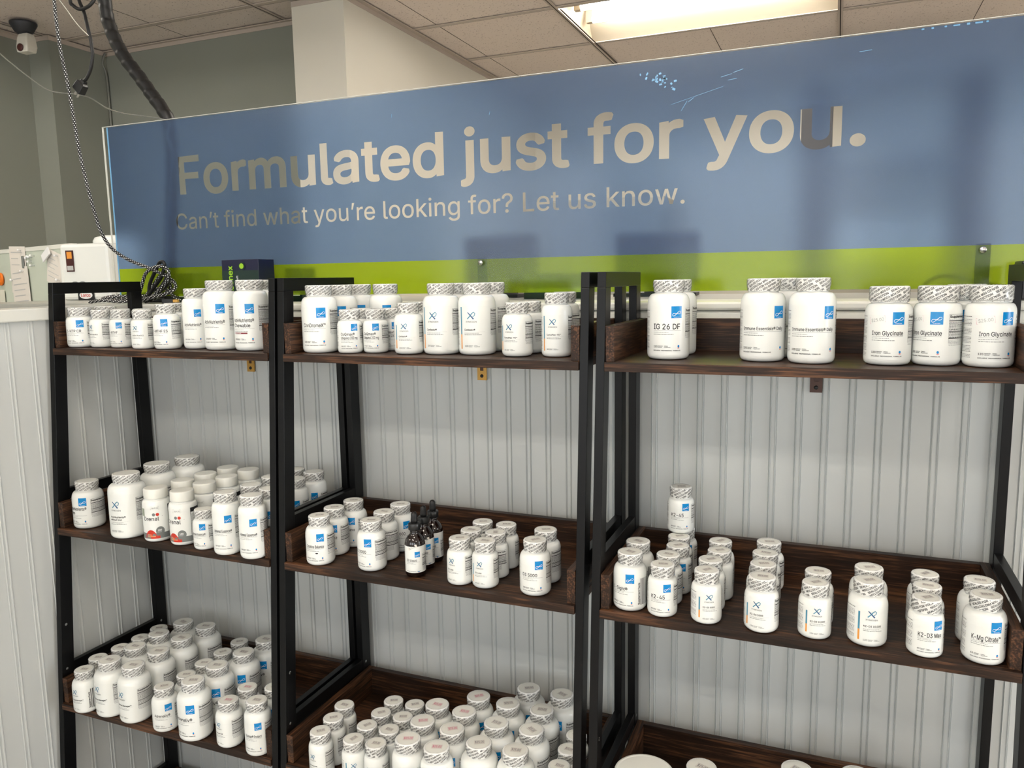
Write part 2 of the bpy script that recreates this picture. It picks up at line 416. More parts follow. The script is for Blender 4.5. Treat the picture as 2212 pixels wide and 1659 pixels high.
def facts(W, H, a0, R, vertical=False, zl=None):
    z1, z0 = H*.66, H*.10; zt = z1
    s0 = math.radians(a0)*R; s1 = s0+R*1.35
    if vertical:
        W.text('Supplement Facts', s0+.004, H*.14, .0032, 'ink', 1, H*.46, .03, rot=PI/2)
        for q, wd in ((.0055, .0012), (.0075, .0006), (.0095, .0018), (.0125, .0006), (.015, .0012), (.019, .0012), (.022, .0005), (.025, .001)):
            W.rect(s0+q, H*.13, s0+q+wd, H*.62, 'ink')
        return
    W.rect(s0, H*.30, s0+.0003, z1+.001, 'ink'); W.rect(s0, z1+.0008, s1, z1+.0011, 'ink')
    h = R*.105
    W.text('Supplement Facts', s0+.0008, z1-h-.0005, h, 'ink', 1, s1-s0-.001, .035)
    z = z1-h-.003
    W.dash(s0+.0008, s0+R*.6, z, .0006, 'grey', 3); z -= .0026
    W.rect(s0, z, s1, z+.0014, 'ink'); z -= .0019
    W.dash(s0+.0008, s1, z, .0008, 'grey', 5); z -= .0014
    W.rect(s0, z, s1, z+.0006, 'ink'); z -= .002
    rows_ = int((z-H*.36)/.0017)
    for i in range(max(2, rows_)):
        W.dash(s0+.0008, s1, z, .0008, 'grey' if i % 2 else 'ink', 10+i); z -= .0017
        if i == rows_//2: W.rect(s0, z+.0002, s1, z+.0012, 'ink'); z -= .0012
    W.rect(s0, z, s1, z+.0013, 'ink'); z -= .0022
    for i in range(5):
        if z < H*.12: break
        W.dash(s0+.0008, s0+R*.9, z, .0006, 'grey', 40+i); z -= .0018
def left_print(W, H, a1, R, seed=1):
    s1 = math.radians(a1)*R; z = H*.64; i = 0
    while z > H*.12:
        W.dash(s1-R*.75, s1, z, .0007, 'ink' if i % 4 == 0 else 'grey', seed+i); z -= .002 if i % 5 else .0045; i += 1
def knot(W, cx, cz, w_, k, t):
    pts = []
    for i in range(49):
        a = 2*PI*i/48; x = w_/2*math.sin(a); y = w_*.24*math.sin(a)*math.cos(a)*1.15
        pts.append((cx+x*.96-y*.15, cz+y+x*.34))
    W.ribbon(pts, lambda u: t*(.75+.45*abs(math.cos(2*PI*u))), k)
def xlogo(W, cx, cz, w_, k):
    W.ribbon([(cx-w_*.42, cz+w_*.42), (cx-w_*.1, cz+w_*.08), (cx+w_*.34, cz-w_*.42)], lambda u: w_*(.10+.07*u), k)
    W.ribbon([(cx-w_*.48, cz-w_*.40), (cx-w_*.1, cz-.02*w_), (cx+w_*.12, cz+w_*.28), (cx+w_*.36, cz+w_*.44), (cx+w_*.52, cz+w_*.30), (cx+w_*.46, cz+w_*.02), (cx+w_*.22, cz-w_*.12)], lambda u: w_*(.13-.05*u), 'teal')
def count_line(W, s0, z, n, sc_, k='ink'):
    w1 = W.text(n, s0, z-.0002, .0030*sc_, k, .95, None, .02)
    a = s0+w1+.0008
    W.text('Vegetarian', a, z+.0016*sc_, .0013*sc_, k, .95, None, .02, res=1); W.text('Capsules', a, z-.0004*sc_, .0013*sc_, k, .95, None, .02, res=1)
    b = a+.0105*sc_; W.rect(b, z-.0006, b+.0002, z+.0034*sc_, 'grey')
    W.text('Dietary', b+.0008, z+.0016*sc_, .0013*sc_, k, .95, None, .02, res=1); W.text('Supplement', b+.0008, z-.0004*sc_, .0013*sc_, k, .95, None, .02, res=1)

PR = {  # product: kind, name lines, count, extra
 'htp':('B',['5-HTP CR'],'60',''), 'mpa':('X',['5-MTHF Plus B12'],'60',''), 'mthf':('B',['5-MTHF'],'60',''), 'mtx':('X',['5-MTHF Plus B12'],'60',''),
 'mthfes':('B',['5-MTHF ES'],'60',''), 'actn':('B',['ActivNutrients\u00ae'],'120',''), 'actc':('B',['ActivNutrients\u00ae','Chewable'],'120','red'),
 'cinn':('B',['CinnDromeX\u2122'],'120',''), 'coq':('B',['CoQmax\u00ae','Ubiquinol 200 mg'],'30',''), 'cort':('X',['Cortisolv\u00ae'],'120','bar'),
 'curc':('X',['CurcuPlex-95\u2122'],'60','bar'), 'ig26':('B',['IG 26 DF'],'120','big'), 'imm':('B',['Immune Essentials\u00ae Daily'],'120','wide'),
 'iron':('B',['Iron Glycinate'],'120','big price'), 'actf':('B',['ActivNutrients\u00ae','Free'],'60',''), 'actx':('X',['ActivNutrients\u00ae','without Iron'],'60',''),
 'drenal':('D',[],'',''), 'adres':('B',['Adrenal Essence\u00ae'],'60',''), 'adre':('B',['Adrenal Essence\u00ae'],'120',''), 'bal':('B',['Cytokine Balance'],'60','nsf'),
 'd32':('B',['D3 2000'],'120',''), 'liq':('B',['D3 Liquid'],'','price'), 'd31':('X',['D3 1,000'],'60',''), 'd31b':('X',['D3 1,000'],'60','bar'),
 'd35':('B',['D3 5000'],'120',''), 'sight':('B',['I-Sight\u00ae'],'60','vert'), 'k45':('B',['K2-45'],'60','big'), 'k2a':('X',['K2-D3 5000'],'60','bar'),
 'k2b':('X',['K2-D3 5000'],'120','bar'), 'k10':('X',['K2-D3 10,000'],'120','bar'), 'kmax':('B',['K2-D3 Max'],'60','big'), 'kmg':('B',['K-Mg Citrate\u2122'],'60','big'),
 'mun1':('X',['Adrenal Manager\u2122'],'60','vert'), 'mun2':('X',['Adrenal Manager\u2122'],'120',''), 'adlv':('B',['Adrenaliv\u00ae'],'60',''),
 'liv':('X',['ALAmax\u00ae CR'],'60',''), 'prot':('B',['ALAmax\u00ae Protect'],'60',''), 'mo1':('X',[],'60',''), 'mo2':('X',[],'60','bar'), 'mo3':('X',[],'60',''),
 'mo4':('B',[],'120',''), 'mo5':('B',[],'120',''), 'mo6':('X',[],'60',''), 'c3':('B',[],'120','')}
def label_mesh(c, pr):
    R, H, rc, ch, zn = dims(c); R += .00012
    kind, names, cnt, ex = PR[pr]
    if c == 'R': z0, z1 = .010, .060; Hh = .066
    else:
        k = .0075; sh = min(.017, R-rc*.9+.006); z0, z1 = .0085 if c != 'D' else .009, zn-sh-.002; Hh = H*.97
    W = Wrap(R); rad = math.radians; S = R/.0345 if c != 'R' else .62
    W.rect(-R*rad(108), z0, R*rad(150), z1, 'label', .0001)
    q = lambda a: rad(a)*R
    if kind == 'B':
        lw = R*.52; lx = q(28); zt = z1-(z1-z0)*.05 if c != 'R' else .056
        zc = Hh*.62 if c != 'R' else .045
        W.rect(lx-lw/2, zc-lw*.54, lx+lw/2, zc+lw*.54, 'blue', .0002)
        knot(W, lx, zc-lw*.12, lw*.8, 'white', lw*.034)
        W.text('XYMOGEN', lx, zc-lw*.48, lw*.07, 'white', 1.1, lw*.8, 0, off=.0004, res=1, align='c')
        a0 = q(-37) if 'wide' not in ex else q(-70)
        hn = R*(.14 if 'wide' in ex else .19 if pr == 'iron' else .26 if 'big' in ex else .205); wmax = q(41)-a0
        zn_ = Hh*.40+(0 if len(names) < 2 else hn*.5)
        if c == 'R': zn_ = .032
        for i, t in enumerate(names):
            W.text(t, a0, zn_-i*hn*1.45, hn, 'ink', .86, wmax, .012)
        zr = zn_-max(0, len(names)-1)*hn*1.5-.0024*S
        if not names: W.dash(a0, a0+R*.9, zn_, hn*.8, 'slate', 77)
        W.rect(a0, zr, q(41), zr+.0004, 'grey')
        W.dash(a0, a0+R*.75, zr-.0028*S, .0008*S, 'grey', 7); W.dash(a0, a0+R*1.0, zr-.0062*S, .0009*S, 'slate', 9)
        if 'red' in ex:
            W.rect(a0, zr-.0110*S, a0+R*.95, zr-.0080*S, 'maroon'); W.text('CHOCOLATE FLAVOR', a0+.0008, zr-.0102*S, .0013, 'white', 1, R*.88, .02, off=.0005)
        if 'nsf' in ex: W.disc(a0+R*.85, zr-.0105*S, .0028, 'ink', ry=.0012); 
        if cnt: count_line(W, a0, Hh*.165, cnt, S)
        W.text('EXCLUSIVE  PROFESSIONAL  FORMULAS', a0, Hh*.118 if c != 'R' else .0125, .0016*S, 'ink', 1.05, q(43)-a0, .025, res=1)
        bx = q(34); W.rect(bx-.0016*S, Hh*.15, bx+.0016*S, Hh*.165, 'skin'); W.disc(bx, Hh*.165+.0018*S, .0017*S, 'blue', ry=.0022*S); W.rect(bx-.0012*S, Hh*.152, bx+.0012*S, Hh*.160, 'pink', .0004)
        if 'vert' in ex: facts(W, Hh, 55, R, True)
        else: facts(W, Hh, 57, R)
        left_print(W, Hh, -56 if 'wide' not in ex else -78, R)
        if 'price' in ex and c != 'R':
            cx, cz = q(-24), Hh*.60; t = rad(9)
            def rr_(x, y): return (cx+x*math.cos(t)-y*math.sin(t), cz+x*math.sin(t)+y*math.cos(t))
            a, b = R*.36, R*.13
            W.ribbon([rr_(-a, -b), rr_(a, -b), rr_(a, b), rr_(-a, b), rr_(-a, -b)], .0003, 'pink')
            x, y = rr_(-a*.8, -b*.55); W.text('$25.00', x, y, b*1.1, 'slate', .9, a*1.6, -.01, rot=t)
    elif kind == 'X':
        lx = q(-10); zc = Hh*.57; lw = R*.42
        xlogo(W, lx, zc, lw, 'navy')
        W.text('XYMOGEN', lx, zc-lw*.85, lw*.2, 'ink', 1.05, R*.72, 0, align='c')
        a0 = q(-33); zn_ = Hh*.355
        if names:
            for i, t in enumerate(names): W.text(t, a0, zn_-i*R*.15, R*.098, 'ink', .95, R*1.2, .02)
        else: W.dash(a0, a0+R*.8, zn_, R*.08, 'slate', 21)
        zr = zn_-max(0, len(names)-1)*R*.15-.0022*S
        W.rect(a0, zr, a0+R*1.15, zr+.00022, 'pale'); W.dash(a0, a0+R*.8, zr-.0026*S, .0008*S, 'grey', 4); W.dash(a0, a0+R*.95, zr-.0055*S, .001*S, 'slate', 6)
        if cnt: count_line(W, a0, Hh*.125, cnt, S, 'slate')
        if 'bar' in ex:
            bw = R*.10; bx = q(-46); W.rect(bx-bw/2, Hh*.30, bx+bw/2, z1-.002, 'teal'); W.rect(bx-bw/2, z0+.003, bx+bw/2, Hh*.30, 'orange')
        if 'vert' in ex: facts(W, Hh, 50, R, True)
        else: facts(W, Hh, 53, R)
        left_print(W, Hh, -60, R, 8)
    else:
        a0 = q(-45)
        W.rect(-R*rad(108), z0, R*rad(150), z0+.012, 'slate', .00018)
        W.rect(q(-60), z1-.018, q(-40), z1-.001, 'green', .0002)
        W.text('Drenal', a0, H*.42, .0085, 'ink', .95, q(32)-a0, .01); W.text('\u2122', q(33), H*.48, .003, 'grey')
        W.disc(q(2), H*.535, .0033, 'slate'); W.disc(q(17), H*.535, .0034, 'red')
        W.disc(q(-14), z0+.001, R*.42, 'red', .0004, 20, R*.62, 0, PI); W.rect(q(-14), z0, q(22), z0+.006, 'red', .0004)
        W.disc(q(24), z0+.0165, R*.30, 'slate', .0005, 20, R*.32)
        W.text('Dietary', q(-28), z0+.0075, .0024, 'skin', .9, None, .02, off=.0007); W.text('Supplement', q(-28), z0+.004, .0024, 'skin', .9, None, .02, off=.0007)
        W.text('180', q(14), z0+.0165, .0034, 'white', .9, None, .02, off=.0008); W.text('CAPSULES', q(13), z0+.0135, .0012, 'white', .9, None, .02, off=.0008, res=1)
        t = 0; a, b = .0085, .0034; cx, cz = q(8), H*.66
        W.ribbon([(cx-a, cz-b), (cx+a, cz-b), (cx+a, cz+b), (cx-a, cz+b), (cx-a, cz-b)], .0003, 'grey'); W.text('$69.00', cx-a*.7, cz-b*.5, .0032, 'slate', .9, a*1.5)
        s0 = q(62); s1 = q(140)
        W.rect(s0, H*.16, s1, H*.70, 'ink', .0003); W.rect(s0+.0008, H*.165, s1-.0008, H*.62, 'label', .0004)
        for i in range(22): W.dash(s0+.0015, s1-.0015, H*.17+i*.0022, .001, 'grey', i, .0006)
    return W.mb.mesh('label')

def sticker_mesh(c, pink, dx, rot):
    R, H, rc, ch, zn = dims(c); mb = MB(); z = H+.0001
    a, b = rc*.42, rc*.24
    cr, sr = math.cos(rot), math.sin(rot)
    def P(x, y, q=0): x += dx*rc; return (x*cr-y*sr, x*sr+y*cr, z+q)
    mb.add([P(-a, -b), P(a, -b), P(a, b), P(-a, b)], [(0, 1, 2, 3)], 'paper')
    k = 'pink' if pink else 'slate'
    for y in (-b, b-.0003): mb.add([P(-a, y, .0001), P(a, y, .0001), P(a, y+.0003, .0001), P(-a, y+.0003, .0001)], [(0, 1, 2, 3)], k)
    vs, fs = glyphs('$25.00', 1, .02); s_ = b*1.1/CAPH; wd = max(x for x, y in vs)*s_; f = min(1, a*1.7/wd)
    mb.add([P(-a*.85+x*s_*f, -b*.5+y*s_, .0002) for x, y in vs], fs, 'pink' if pink else 'grey')
    return mb.mesh('price_sticker')

ME = {}
def memo(key, fn, *a):
    if key not in ME: ME[key] = fn(*a)
    return ME[key]
ORD = ['', 'first', 'second', 'third', 'fourth', 'fifth', 'sixth', 'seventh', 'eighth']
SIZE = {'S':'small', 'M':'small', 'U':'small', 'N':'small', 'Y':'squat', 'K':'medium', 'P':'medium', 'I':'broad-capped', 'T':'tall', 'W':'tall', 'L':'large', 'Q':'large', 'V':'tall large', 'X':'very large', 'D':'ribbed-cap', 'R':'amber'}
RACK = {'A':'left rack', 'B':'centre rack', 'C':'right rack'}
SHELF = {1:'top shelf', 2:'middle shelf', 3:'third shelf', 4:'bottom shelf'}
ZS = {1:CZ-.137, 2:CZ-.547, 3:CZ-.957, 4:CZ-1.367}
def look(pr):
    k, n, c_, ex = PR[pr]
    if k == 'D': return 'grey and red label'
    if k == 'B': return 'blue square logo'
    return 'teal-orange stripe label' if 'bar' in ex else 'plain X-mark label'
def bottle_copy(proto, loc, rz):
    r = proto.copy(); COL.objects.link(r); r.location = loc; r.rotation_euler = (0, 0, rz)
    for ch in list(proto.children):
        c = ch.copy(); COL.objects.link(c); c.parent = r
    return r
PROTO = {}
def dropper_parts(root, pr):
    P = [(0, .001), (.014, 0), (.0175, .0015), (.019, .005), (.019, .062), (.0175, .069), (.013, .076), (.009, .080), (.0085, .084), (.0085, .088)]
    MB().lathe(P, 'amber', 40).obj('body', root)
    MB().lathe([(.0105, .0875), (.0112, .088), (.0112, .099), (.0105, .100)], 'blkp', 60, rib=(1, 2, .0004)).obj('collar', root)
    MB().lathe([(.0062, .100), (.0064, .106), (.0058, .112), (.0058, .117), (.0040, .1205), (0, .122)], 'blk', 24).obj('dropper_bulb', root)
    MB().lathe([(.0125, .083), (.0127, .102), (.0120, .1025)], 'acry', 32).obj('clear_sleeve', root)
    link('label', label_mesh('R', pr), root)
    s = Wrap(.0193); 
    vs = [s.p(x, z, .0006) for x, z in ((-.013, .052), (.003, .059), (.001, .065), (-.015, .058))]
    s.mb.add(vs, [(0, 1, 2, 3)], 'paper'); s.text('$21.00', -.011, .0545, .003, 'slate', .9, .012, 0, rot=.4, off=.0009)
    s.mb.obj('price_sticker', root)
TABLE = '''A,1,1,1,Y,htp,-1.5795,1.2629,-31;A,1,1,2,Y,htp,-1.5795,1.33,-28;A,1,2,1,S,mpa,-1.5232,1.2695,-50;A,1,2,2,S,mpa,-1.523,1.325,-43;A,1,3,1,S,mthf,-1.4671,1.274,-40;A,1,3,2,S,mthf,-1.463,1.33,-40;A,1,4,1,S,mtx,-1.3873,1.2599,-30;A,1,5,1,M,mthfes,-1.3235,1.2655,-40;A,1,5,2,M,mthfes,-1.3785,1.34,-15;A,1,6,1,T,actn,-1.2635,1.2891,-22;A,1,6,2,T,actn,-1.3127,1.36,-28;A,1,7,1,V,actn,-1.1924,1.2857,-30;A,1,8,1,V,actc,-1.1122,1.285,-33;A,1,8,2,V,actc,-1.178,1.385,-33;B,1,1,1,L,cinn,-0.9377,1.2784,-24;B,1,1,2,L,cinn,-0.9377,1.3489,-24;B,1,1,3,L,cinn,-0.9377,1.4195,-23;B,1,2,1,S,coq,-0.8675,1.2765,-8;B,1,2,2,S,coq,-0.8785,1.3386,-60;B,1,3,1,S,coq,-0.8208,1.2943,-28;B,1,3,2,S,coq,-0.8142,1.3447,-15;B,1,3,3,L,coq,-0.867,1.41,-25;B,1,4,1,M,cort,-0.7431,1.287,-10;B,1,4,2,M,cort,-0.7629,1.3583,-5;B,1,5,1,L,cort,-0.6815,1.303,-18;B,1,5,2,L,cort,-0.6963,1.378,-30;B,1,6,1,L,cort,-0.6112,1.3095,-9;B,1,6,2,L,cort,-0.6147,1.385,-35;B,1,7,1,M,curc,-0.5244,1.2914,-22;B,1,7,2,M,curc,-0.5242,1.355,-34;B,1,8,1,P,curc,-0.4526,1.3,-7;B,1,8,2,P,curc,-0.458,1.36,-30;C,1,1,1,L,ig26,-0.2583,1.3099,-6;C,1,1,2,L,ig26,-0.2602,1.39,-6;C,1,2,1,L,imm,-0.1077,1.3123,16;C,1,2,2,L,imm,-0.0851,1.385,15;C,1,3,1,L,imm,-0.0337,1.2975,17;C,1,4,1,I,iron,0.0734,1.3011,-3;C,1,5,1,I,iron,0.1393,1.3111,-29;C,1,5,2,I,iron,0.1851,1.385,-28;C,1,6,1,I,iron,0.2052,1.3017,15;A,2,1,1,K,actf,-1.5716,1.2356,-50;A,2,2,1,X,actx,-1.4293,1.2209,-31;A,2,2,2,X,actx,-1.4378,1.314,-34;A,2,2,3,X,actx,-1.4244,1.3925,-36;A,2,3,1,D,drenal,-1.3429,1.2186,-17;A,2,3,2,D,drenal,-1.3368,1.2887,-12;A,2,3,3,D,drenal,-1.3321,1.3536,-18;A,2,3,4,D,drenal,-1.3247,1.4173,-10;A,2,4,1,D,drenal,-1.2702,1.2207,-35;A,2,4,2,D,drenal,-1.273,1.2883,-32;A,2,4,3,D,drenal,-1.2642,1.3472,-38;A,2,4,4,D,drenal,-1.262,1.4158,-39;A,2,5,1,S,adres,-1.2038,1.2118,-42;A,2,6,1,T,adre,-1.1377,1.2042,-23;A,2,6,2,T,adre,-1.1265,1.2688,-30;A,2,6,3,T,adre,-1.13,1.34,-23;A,2,6,4,T,adre,-1.1257,1.4119,-25;A,2,7,1,T,adre,-1.0693,1.2037,-28;A,2,7,2,T,adre,-1.0693,1.2603,-30;A,2,7,3,T,adre,-1.0693,1.3396,-26;A,2,7,4,T,adre,-1.0693,1.4068,-29;B,2,1,1,M,bal,-0.9211,1.2214,-28;B,2,1,2,M,bal,-0.9256,1.2779,-34;B,2,1,3,M,bal,-0.917,1.3338,-40;B,2,2,1,M,d32,-0.8078,1.2299,-45;B,2,2,2,M,d32,-0.8135,1.2862,-70;B,2,2,3,M,d32,-0.8094,1.3426,-4;B,2,3,1,R,liq,-0.7109,1.2264,-17;B,2,3,2,R,liq,-0.714,1.2673,-5;B,2,3,3,R,liq,-0.7153,1.3068,-13;B,2,4,1,S,d31,-0.6167,1.2246,-31;B,2,4,2,S,d31,-0.6173,1.2742,-24;B,2,4,3,S,d31,-0.6171,1.3265,-30;B,2,5,1,S,d31b,-0.5672,1.2267,-17;B,2,5,2,S,d31b,-0.5678,1.2763,-80;B,2,5,3,S,d31b,-0.5675,1.3259,-10;B,2,6,1,M,d35,-0.4718,1.2288,-15;B,2,6,2,M,d35,-0.4733,1.2875,-36;C,2,1,1,M,sight,-0.3015,1.226,-29;C,2,1,2,M,sight,-0.3015,1.2826,-29;C,2,2,1,S,k45,-0.246,1.2191,-10;C,2,2,2,S,k45,-0.2467,1.2687,-17;C,2,2,3,S,k45,-0.2396,1.3178,-9;C,2,2,4,S,k45,-0.2466,1.3669,-14;C,2,2,5,S,k45,-0.2463,1.4165,-7;C,2,2,6,S,k45,-0.2495,1.3965,-7;C,2,3,1,S,k2a,-0.1752,1.2179,20;C,2,3,2,S,k2a,-0.1765,1.2675,14;C,2,3,3,S,k2a,-0.1688,1.3165,13;C,2,3,4,S,k2a,-0.1736,1.3659,27;C,2,4,1,U,k2b,-0.0909,1.217,-6;C,2,4,2,U,k2b,-0.0938,1.2735,0;C,2,4,3,U,k2b,-0.0951,1.327,-1;C,2,4,4,U,k2b,-0.0937,1.3863,-10;C,2,5,1,S,k10,-0.0135,1.222,18;C,2,5,2,S,k10,-0.0111,1.2715,13;C,2,6,1,M,k10,0.0596,1.2257,23;C,2,6,2,M,k10,0.0617,1.2822,19;C,2,7,1,S,kmax,0.1358,1.2162,15;C,2,7,2,S,kmax,0.141,1.2655,10;C,2,7,3,S,kmax,0.1426,1.3158,17;C,2,8,1,M,kmg,0.2102,1.2236,5;C,2,8,2,M,kmg,0.2102,1.2802,0;A,3,1,1,M,mun1,-1.5496,1.1689,-45;A,3,1,2,M,mun1,-1.5695,1.2219,-51;A,3,1,3,M,mun1,-1.5629,1.2781,-52;A,3,1,4,M,mun1,-1.5603,1.3346,-51;A,3,1,5,M,mun1,-1.5594,1.3912,-43;A,3,2,1,Q,mun2,-1.4841,1.1828,-50;A,3,2,2,Q,mun2,-1.4844,1.2534,-48;A,3,2,3,Q,mun2,-1.4856,1.3239,-46;A,3,2,4,Q,mun2,-1.4786,1.3942,-57;A,3,3,1,Q,mun2,-1.4135,1.1841,-47;A,3,3,2,Q,mun2,-1.4138,1.2547,-42;A,3,3,3,Q,mun2,-1.415,1.3253,-47;A,3,3,4,Q,mun2,-1.4078,1.3955,-52;A,3,4,1,M,adlv,-1.3188,1.1776,-17;A,3,4,2,M,adlv,-1.3115,1.2337,-10;A,3,4,3,M,adlv,-1.3141,1.2902,-18;A,3,4,4,M,adlv,-1.3118,1.3468,-21;A,3,4,5,M,adlv,-1.3121,1.4034,-10;A,3,5,1,Q,adlv,-1.2363,1.1795,-45;A,3,5,2,Q,adlv,-1.2365,1.2501,-38;A,3,5,3,Q,adlv,-1.2235,1.3195,-41;A,3,5,4,Q,adlv,-1.2189,1.39,-45;A,3,6,1,M,liv,-1.1456,1.1824,-45;A,3,6,2,M,liv,-1.1442,1.2389,-44;A,3,7,1,P,prot,-1.0688,1.181,-30;A,3,7,2,P,prot,-1.0688,1.2369,-35;B,3,1,1,N,mo1,-0.8972,1.1593,-36;B,3,1,2,N,mo1,-0.9014,1.2077,-37;B,3,1,3,N,mo1,-0.9079,1.2558,-36;B,3,2,1,N,mo2,-0.8219,1.1604,5;B,3,2,2,N,mo2,-0.8228,1.209,11;B,3,2,3,N,mo2,-0.821,1.2576,8;B,3,2,4,N,mo2,-0.8209,1.3062,5;B,3,3,1,N,mo3,-0.7734,1.1629,-28;B,3,3,2,N,mo3,-0.7742,1.2115,-26;B,3,3,3,N,mo3,-0.7721,1.2601,-33;B,3,3,4,N,mo3,-0.7723,1.3087,-28;B,3,4,1,W,mo4,-0.6995,1.156,-28;B,3,4,2,W,mo4,-0.7025,1.2175,-30;B,3,4,3,W,mo4,-0.7035,1.2791,-32;B,3,5,1,W,mo4,-0.638,1.1519,-28;B,3,5,2,W,mo4,-0.6374,1.2135,-35;B,3,5,3,W,mo4,-0.6421,1.2749,-30;B,3,5,4,W,mo4,-0.6397,1.3364,-21;B,3,6,1,Q,mo4,-0.572,1.1915,-28;B,3,6,2,Q,mo4,-0.5682,1.262,-31;B,3,6,3,Q,mo5,-0.5737,1.3324,-24;B,3,6,4,Q,mo5,-0.556,1.4007,-24;B,3,7,1,Q,mo5,-0.5012,1.1937,-45;B,3,7,2,Q,mo5,-0.4975,1.2642,-41;B,3,7,3,Q,mo5,-0.5031,1.3346,-49;B,3,7,4,Q,mo5,-0.4846,1.4027,-44;B,3,8,1,N,mo6,-0.4285,1.2216,-40;B,3,8,2,N,mo6,-0.4285,1.2744,-38;B,3,8,3,N,mo6,-0.4285,1.323,-42;C,3,2,1,L,c3,-0.1832,1.2525,-20;C,3,3,1,L,c3,-0.0331,1.3041,-20;C,3,4,1,L,c3,0.0603,1.3236,-20;A,4,1,1,L,c3,-1.11,1.2,-30'''
rng = random.Random(3)
for row in TABLE.split(';'):
    u, r, c, d, cl, pr, X, Y, ph = row.split(',')
    r, c, d, X, Y, ph = int(r), int(c), int(d), float(X), float(Y), float(ph)
    z = ZS[r]+.0004; stacked = (u, r, c, d) == ('C', 2, 2, 6)
    if stacked: z += .0838
    rz = math.atan2(-X, Y) + math.radians(ph)
    where = ('front' if d == 1 else ORD[d]+' back')
    if cl == 'R': lab = f'amber dropper bottle with black rubber bulb, {["", "front", "second back", "rearmost"][d]} of three, {SHELF[r]}, {RACK[u]}'
    elif stacked: lab = 'small white bottle stacked on another bottle, second column, middle shelf, right rack'
    else: lab = f'{SIZE[cl]} white bottle, {look(pr)}, {where} in {ORD[c]} column, {SHELF[r]}, {RACK[u]}'
    stick = (u in 'AB' and r == 3) or (u == 'C' and r == 3) or (r == 2 and cl in 'SMU' and u != 'A')
    key = (cl, pr, stick)
    if key not in PROTO:
        root = empty('supplement_bottle' if cl != 'R' else 'dropper_bottle', (X, Y, z), rz); PROTO[key] = root
        if cl == 'R': dropper_parts(root, pr)
        else:
            link('body', memo(('b', cl), body_mesh, cl), root); link('cap', memo(('c', cl), cap_mesh, cl), root)
            if cl != 'D':
                b = link('shrink_band', memo(('s', cl), band_mesh, cl), root)
            link('label', memo(('l', cl, pr), label_mesh, cl, pr), root)
            if stick:
                pk = 'mo' in pr and cl == 'W' or pr == 'liv'
                link('price_sticker', memo(('k', cl, pk), sticker_mesh, cl, pk, .05, .25), root)
    else: root = bottle_copy(PROTO[key], (X, Y, z), rz)
    for ch in root.children:
        if ch.name.startswith(('shrink_band', 'price_sticker')): ch.rotation_euler = (0, 0, rng.uniform(-.5, .5) if ch.name.startswith('price') else rng.uniform(0, 6.28))
    tag(root, lab, 'bottle', f'bottles on the {SHELF[r]} of the {RACK[u]}' if cl != 'R' else 'dropper bottles on the middle shelf')

# tub with a wide lid at the lower edge of the picture
tb = empty('powder_tub', (-.271, 1.205, ZS[3]+.0004), .3, label='wide white powder tub with flat lid on third shelf, right rack', cat='tub')
MB().lathe([(0, .001), (.042, .001), (.046, 0), (.0475, .004), (.0475, .112), (.046, .114)], 'plastic', 56).obj('body', tb)
MB().lathe([(.0475, .112), (.0500, .112), (.0505, .128), (.0495, .1295), (.0455, .1298), (.0447, .1292), (.0437, .1292), (0, .1292)], 'lid', 96, rib=(1, 2, .0005)).obj('lid', tb)
mb = MB(); mb.add([(-.012, -.04, .1295), (.016, -.04, .1295), (.016, -.025, .1295), (-.012, -.025, .1295)], [(0, 1, 2, 3)], 'paper')
for i in range(3): mb.add([(-.01, -.037+i*.004, .1298), (.013, -.037+i*.004, .1298), (.013, -.0362+i*.004, .1298), (-.01, -.0362+i*.004, .1298)], [(0, 1, 2, 3)], 'slate')
mb.obj('price_sticker', tb)

# ------------------------------------------------------------------ ladder shelves
def py(z): return 1.238 + (z-CZ-.0075)*.0753            # front face of the leaning front leg
def leg(mb, x0, x1, z0, z1, k='metal', dy=.031):
    a, b = py(z0), py(z1)
    vs = [(x0, a, z0), (x1, a, z0), (x1, a+dy, z0), (x0, a+dy, z0), (x0, b, z1), (x1, b, z1), (x1, b+dy, z1), (x0, b+dy, z1)]
    return mb.add(vs, [(0, 3, 2, 1), (4, 5, 6, 7), (0, 1, 5, 4), (1, 2, 6, 5), (2, 3, 7, 6), (3, 0, 4, 7)], k)
def screw(parent, x, y, z, side):
    mb = MB(); n = 12; s_ = side
    vs = [(x+s_*.0012, y, z)]+[(x+s_*(.0004), y+.0032*math.cos(2*PI*i/n), z+.0032*math.sin(2*PI*i/n)) for i in range(n)]
    mb.add(vs, [(0, 1+i, 1+(i+1) % n) for i in range(n)], 'steel', True); mb.obj('screw', parent)
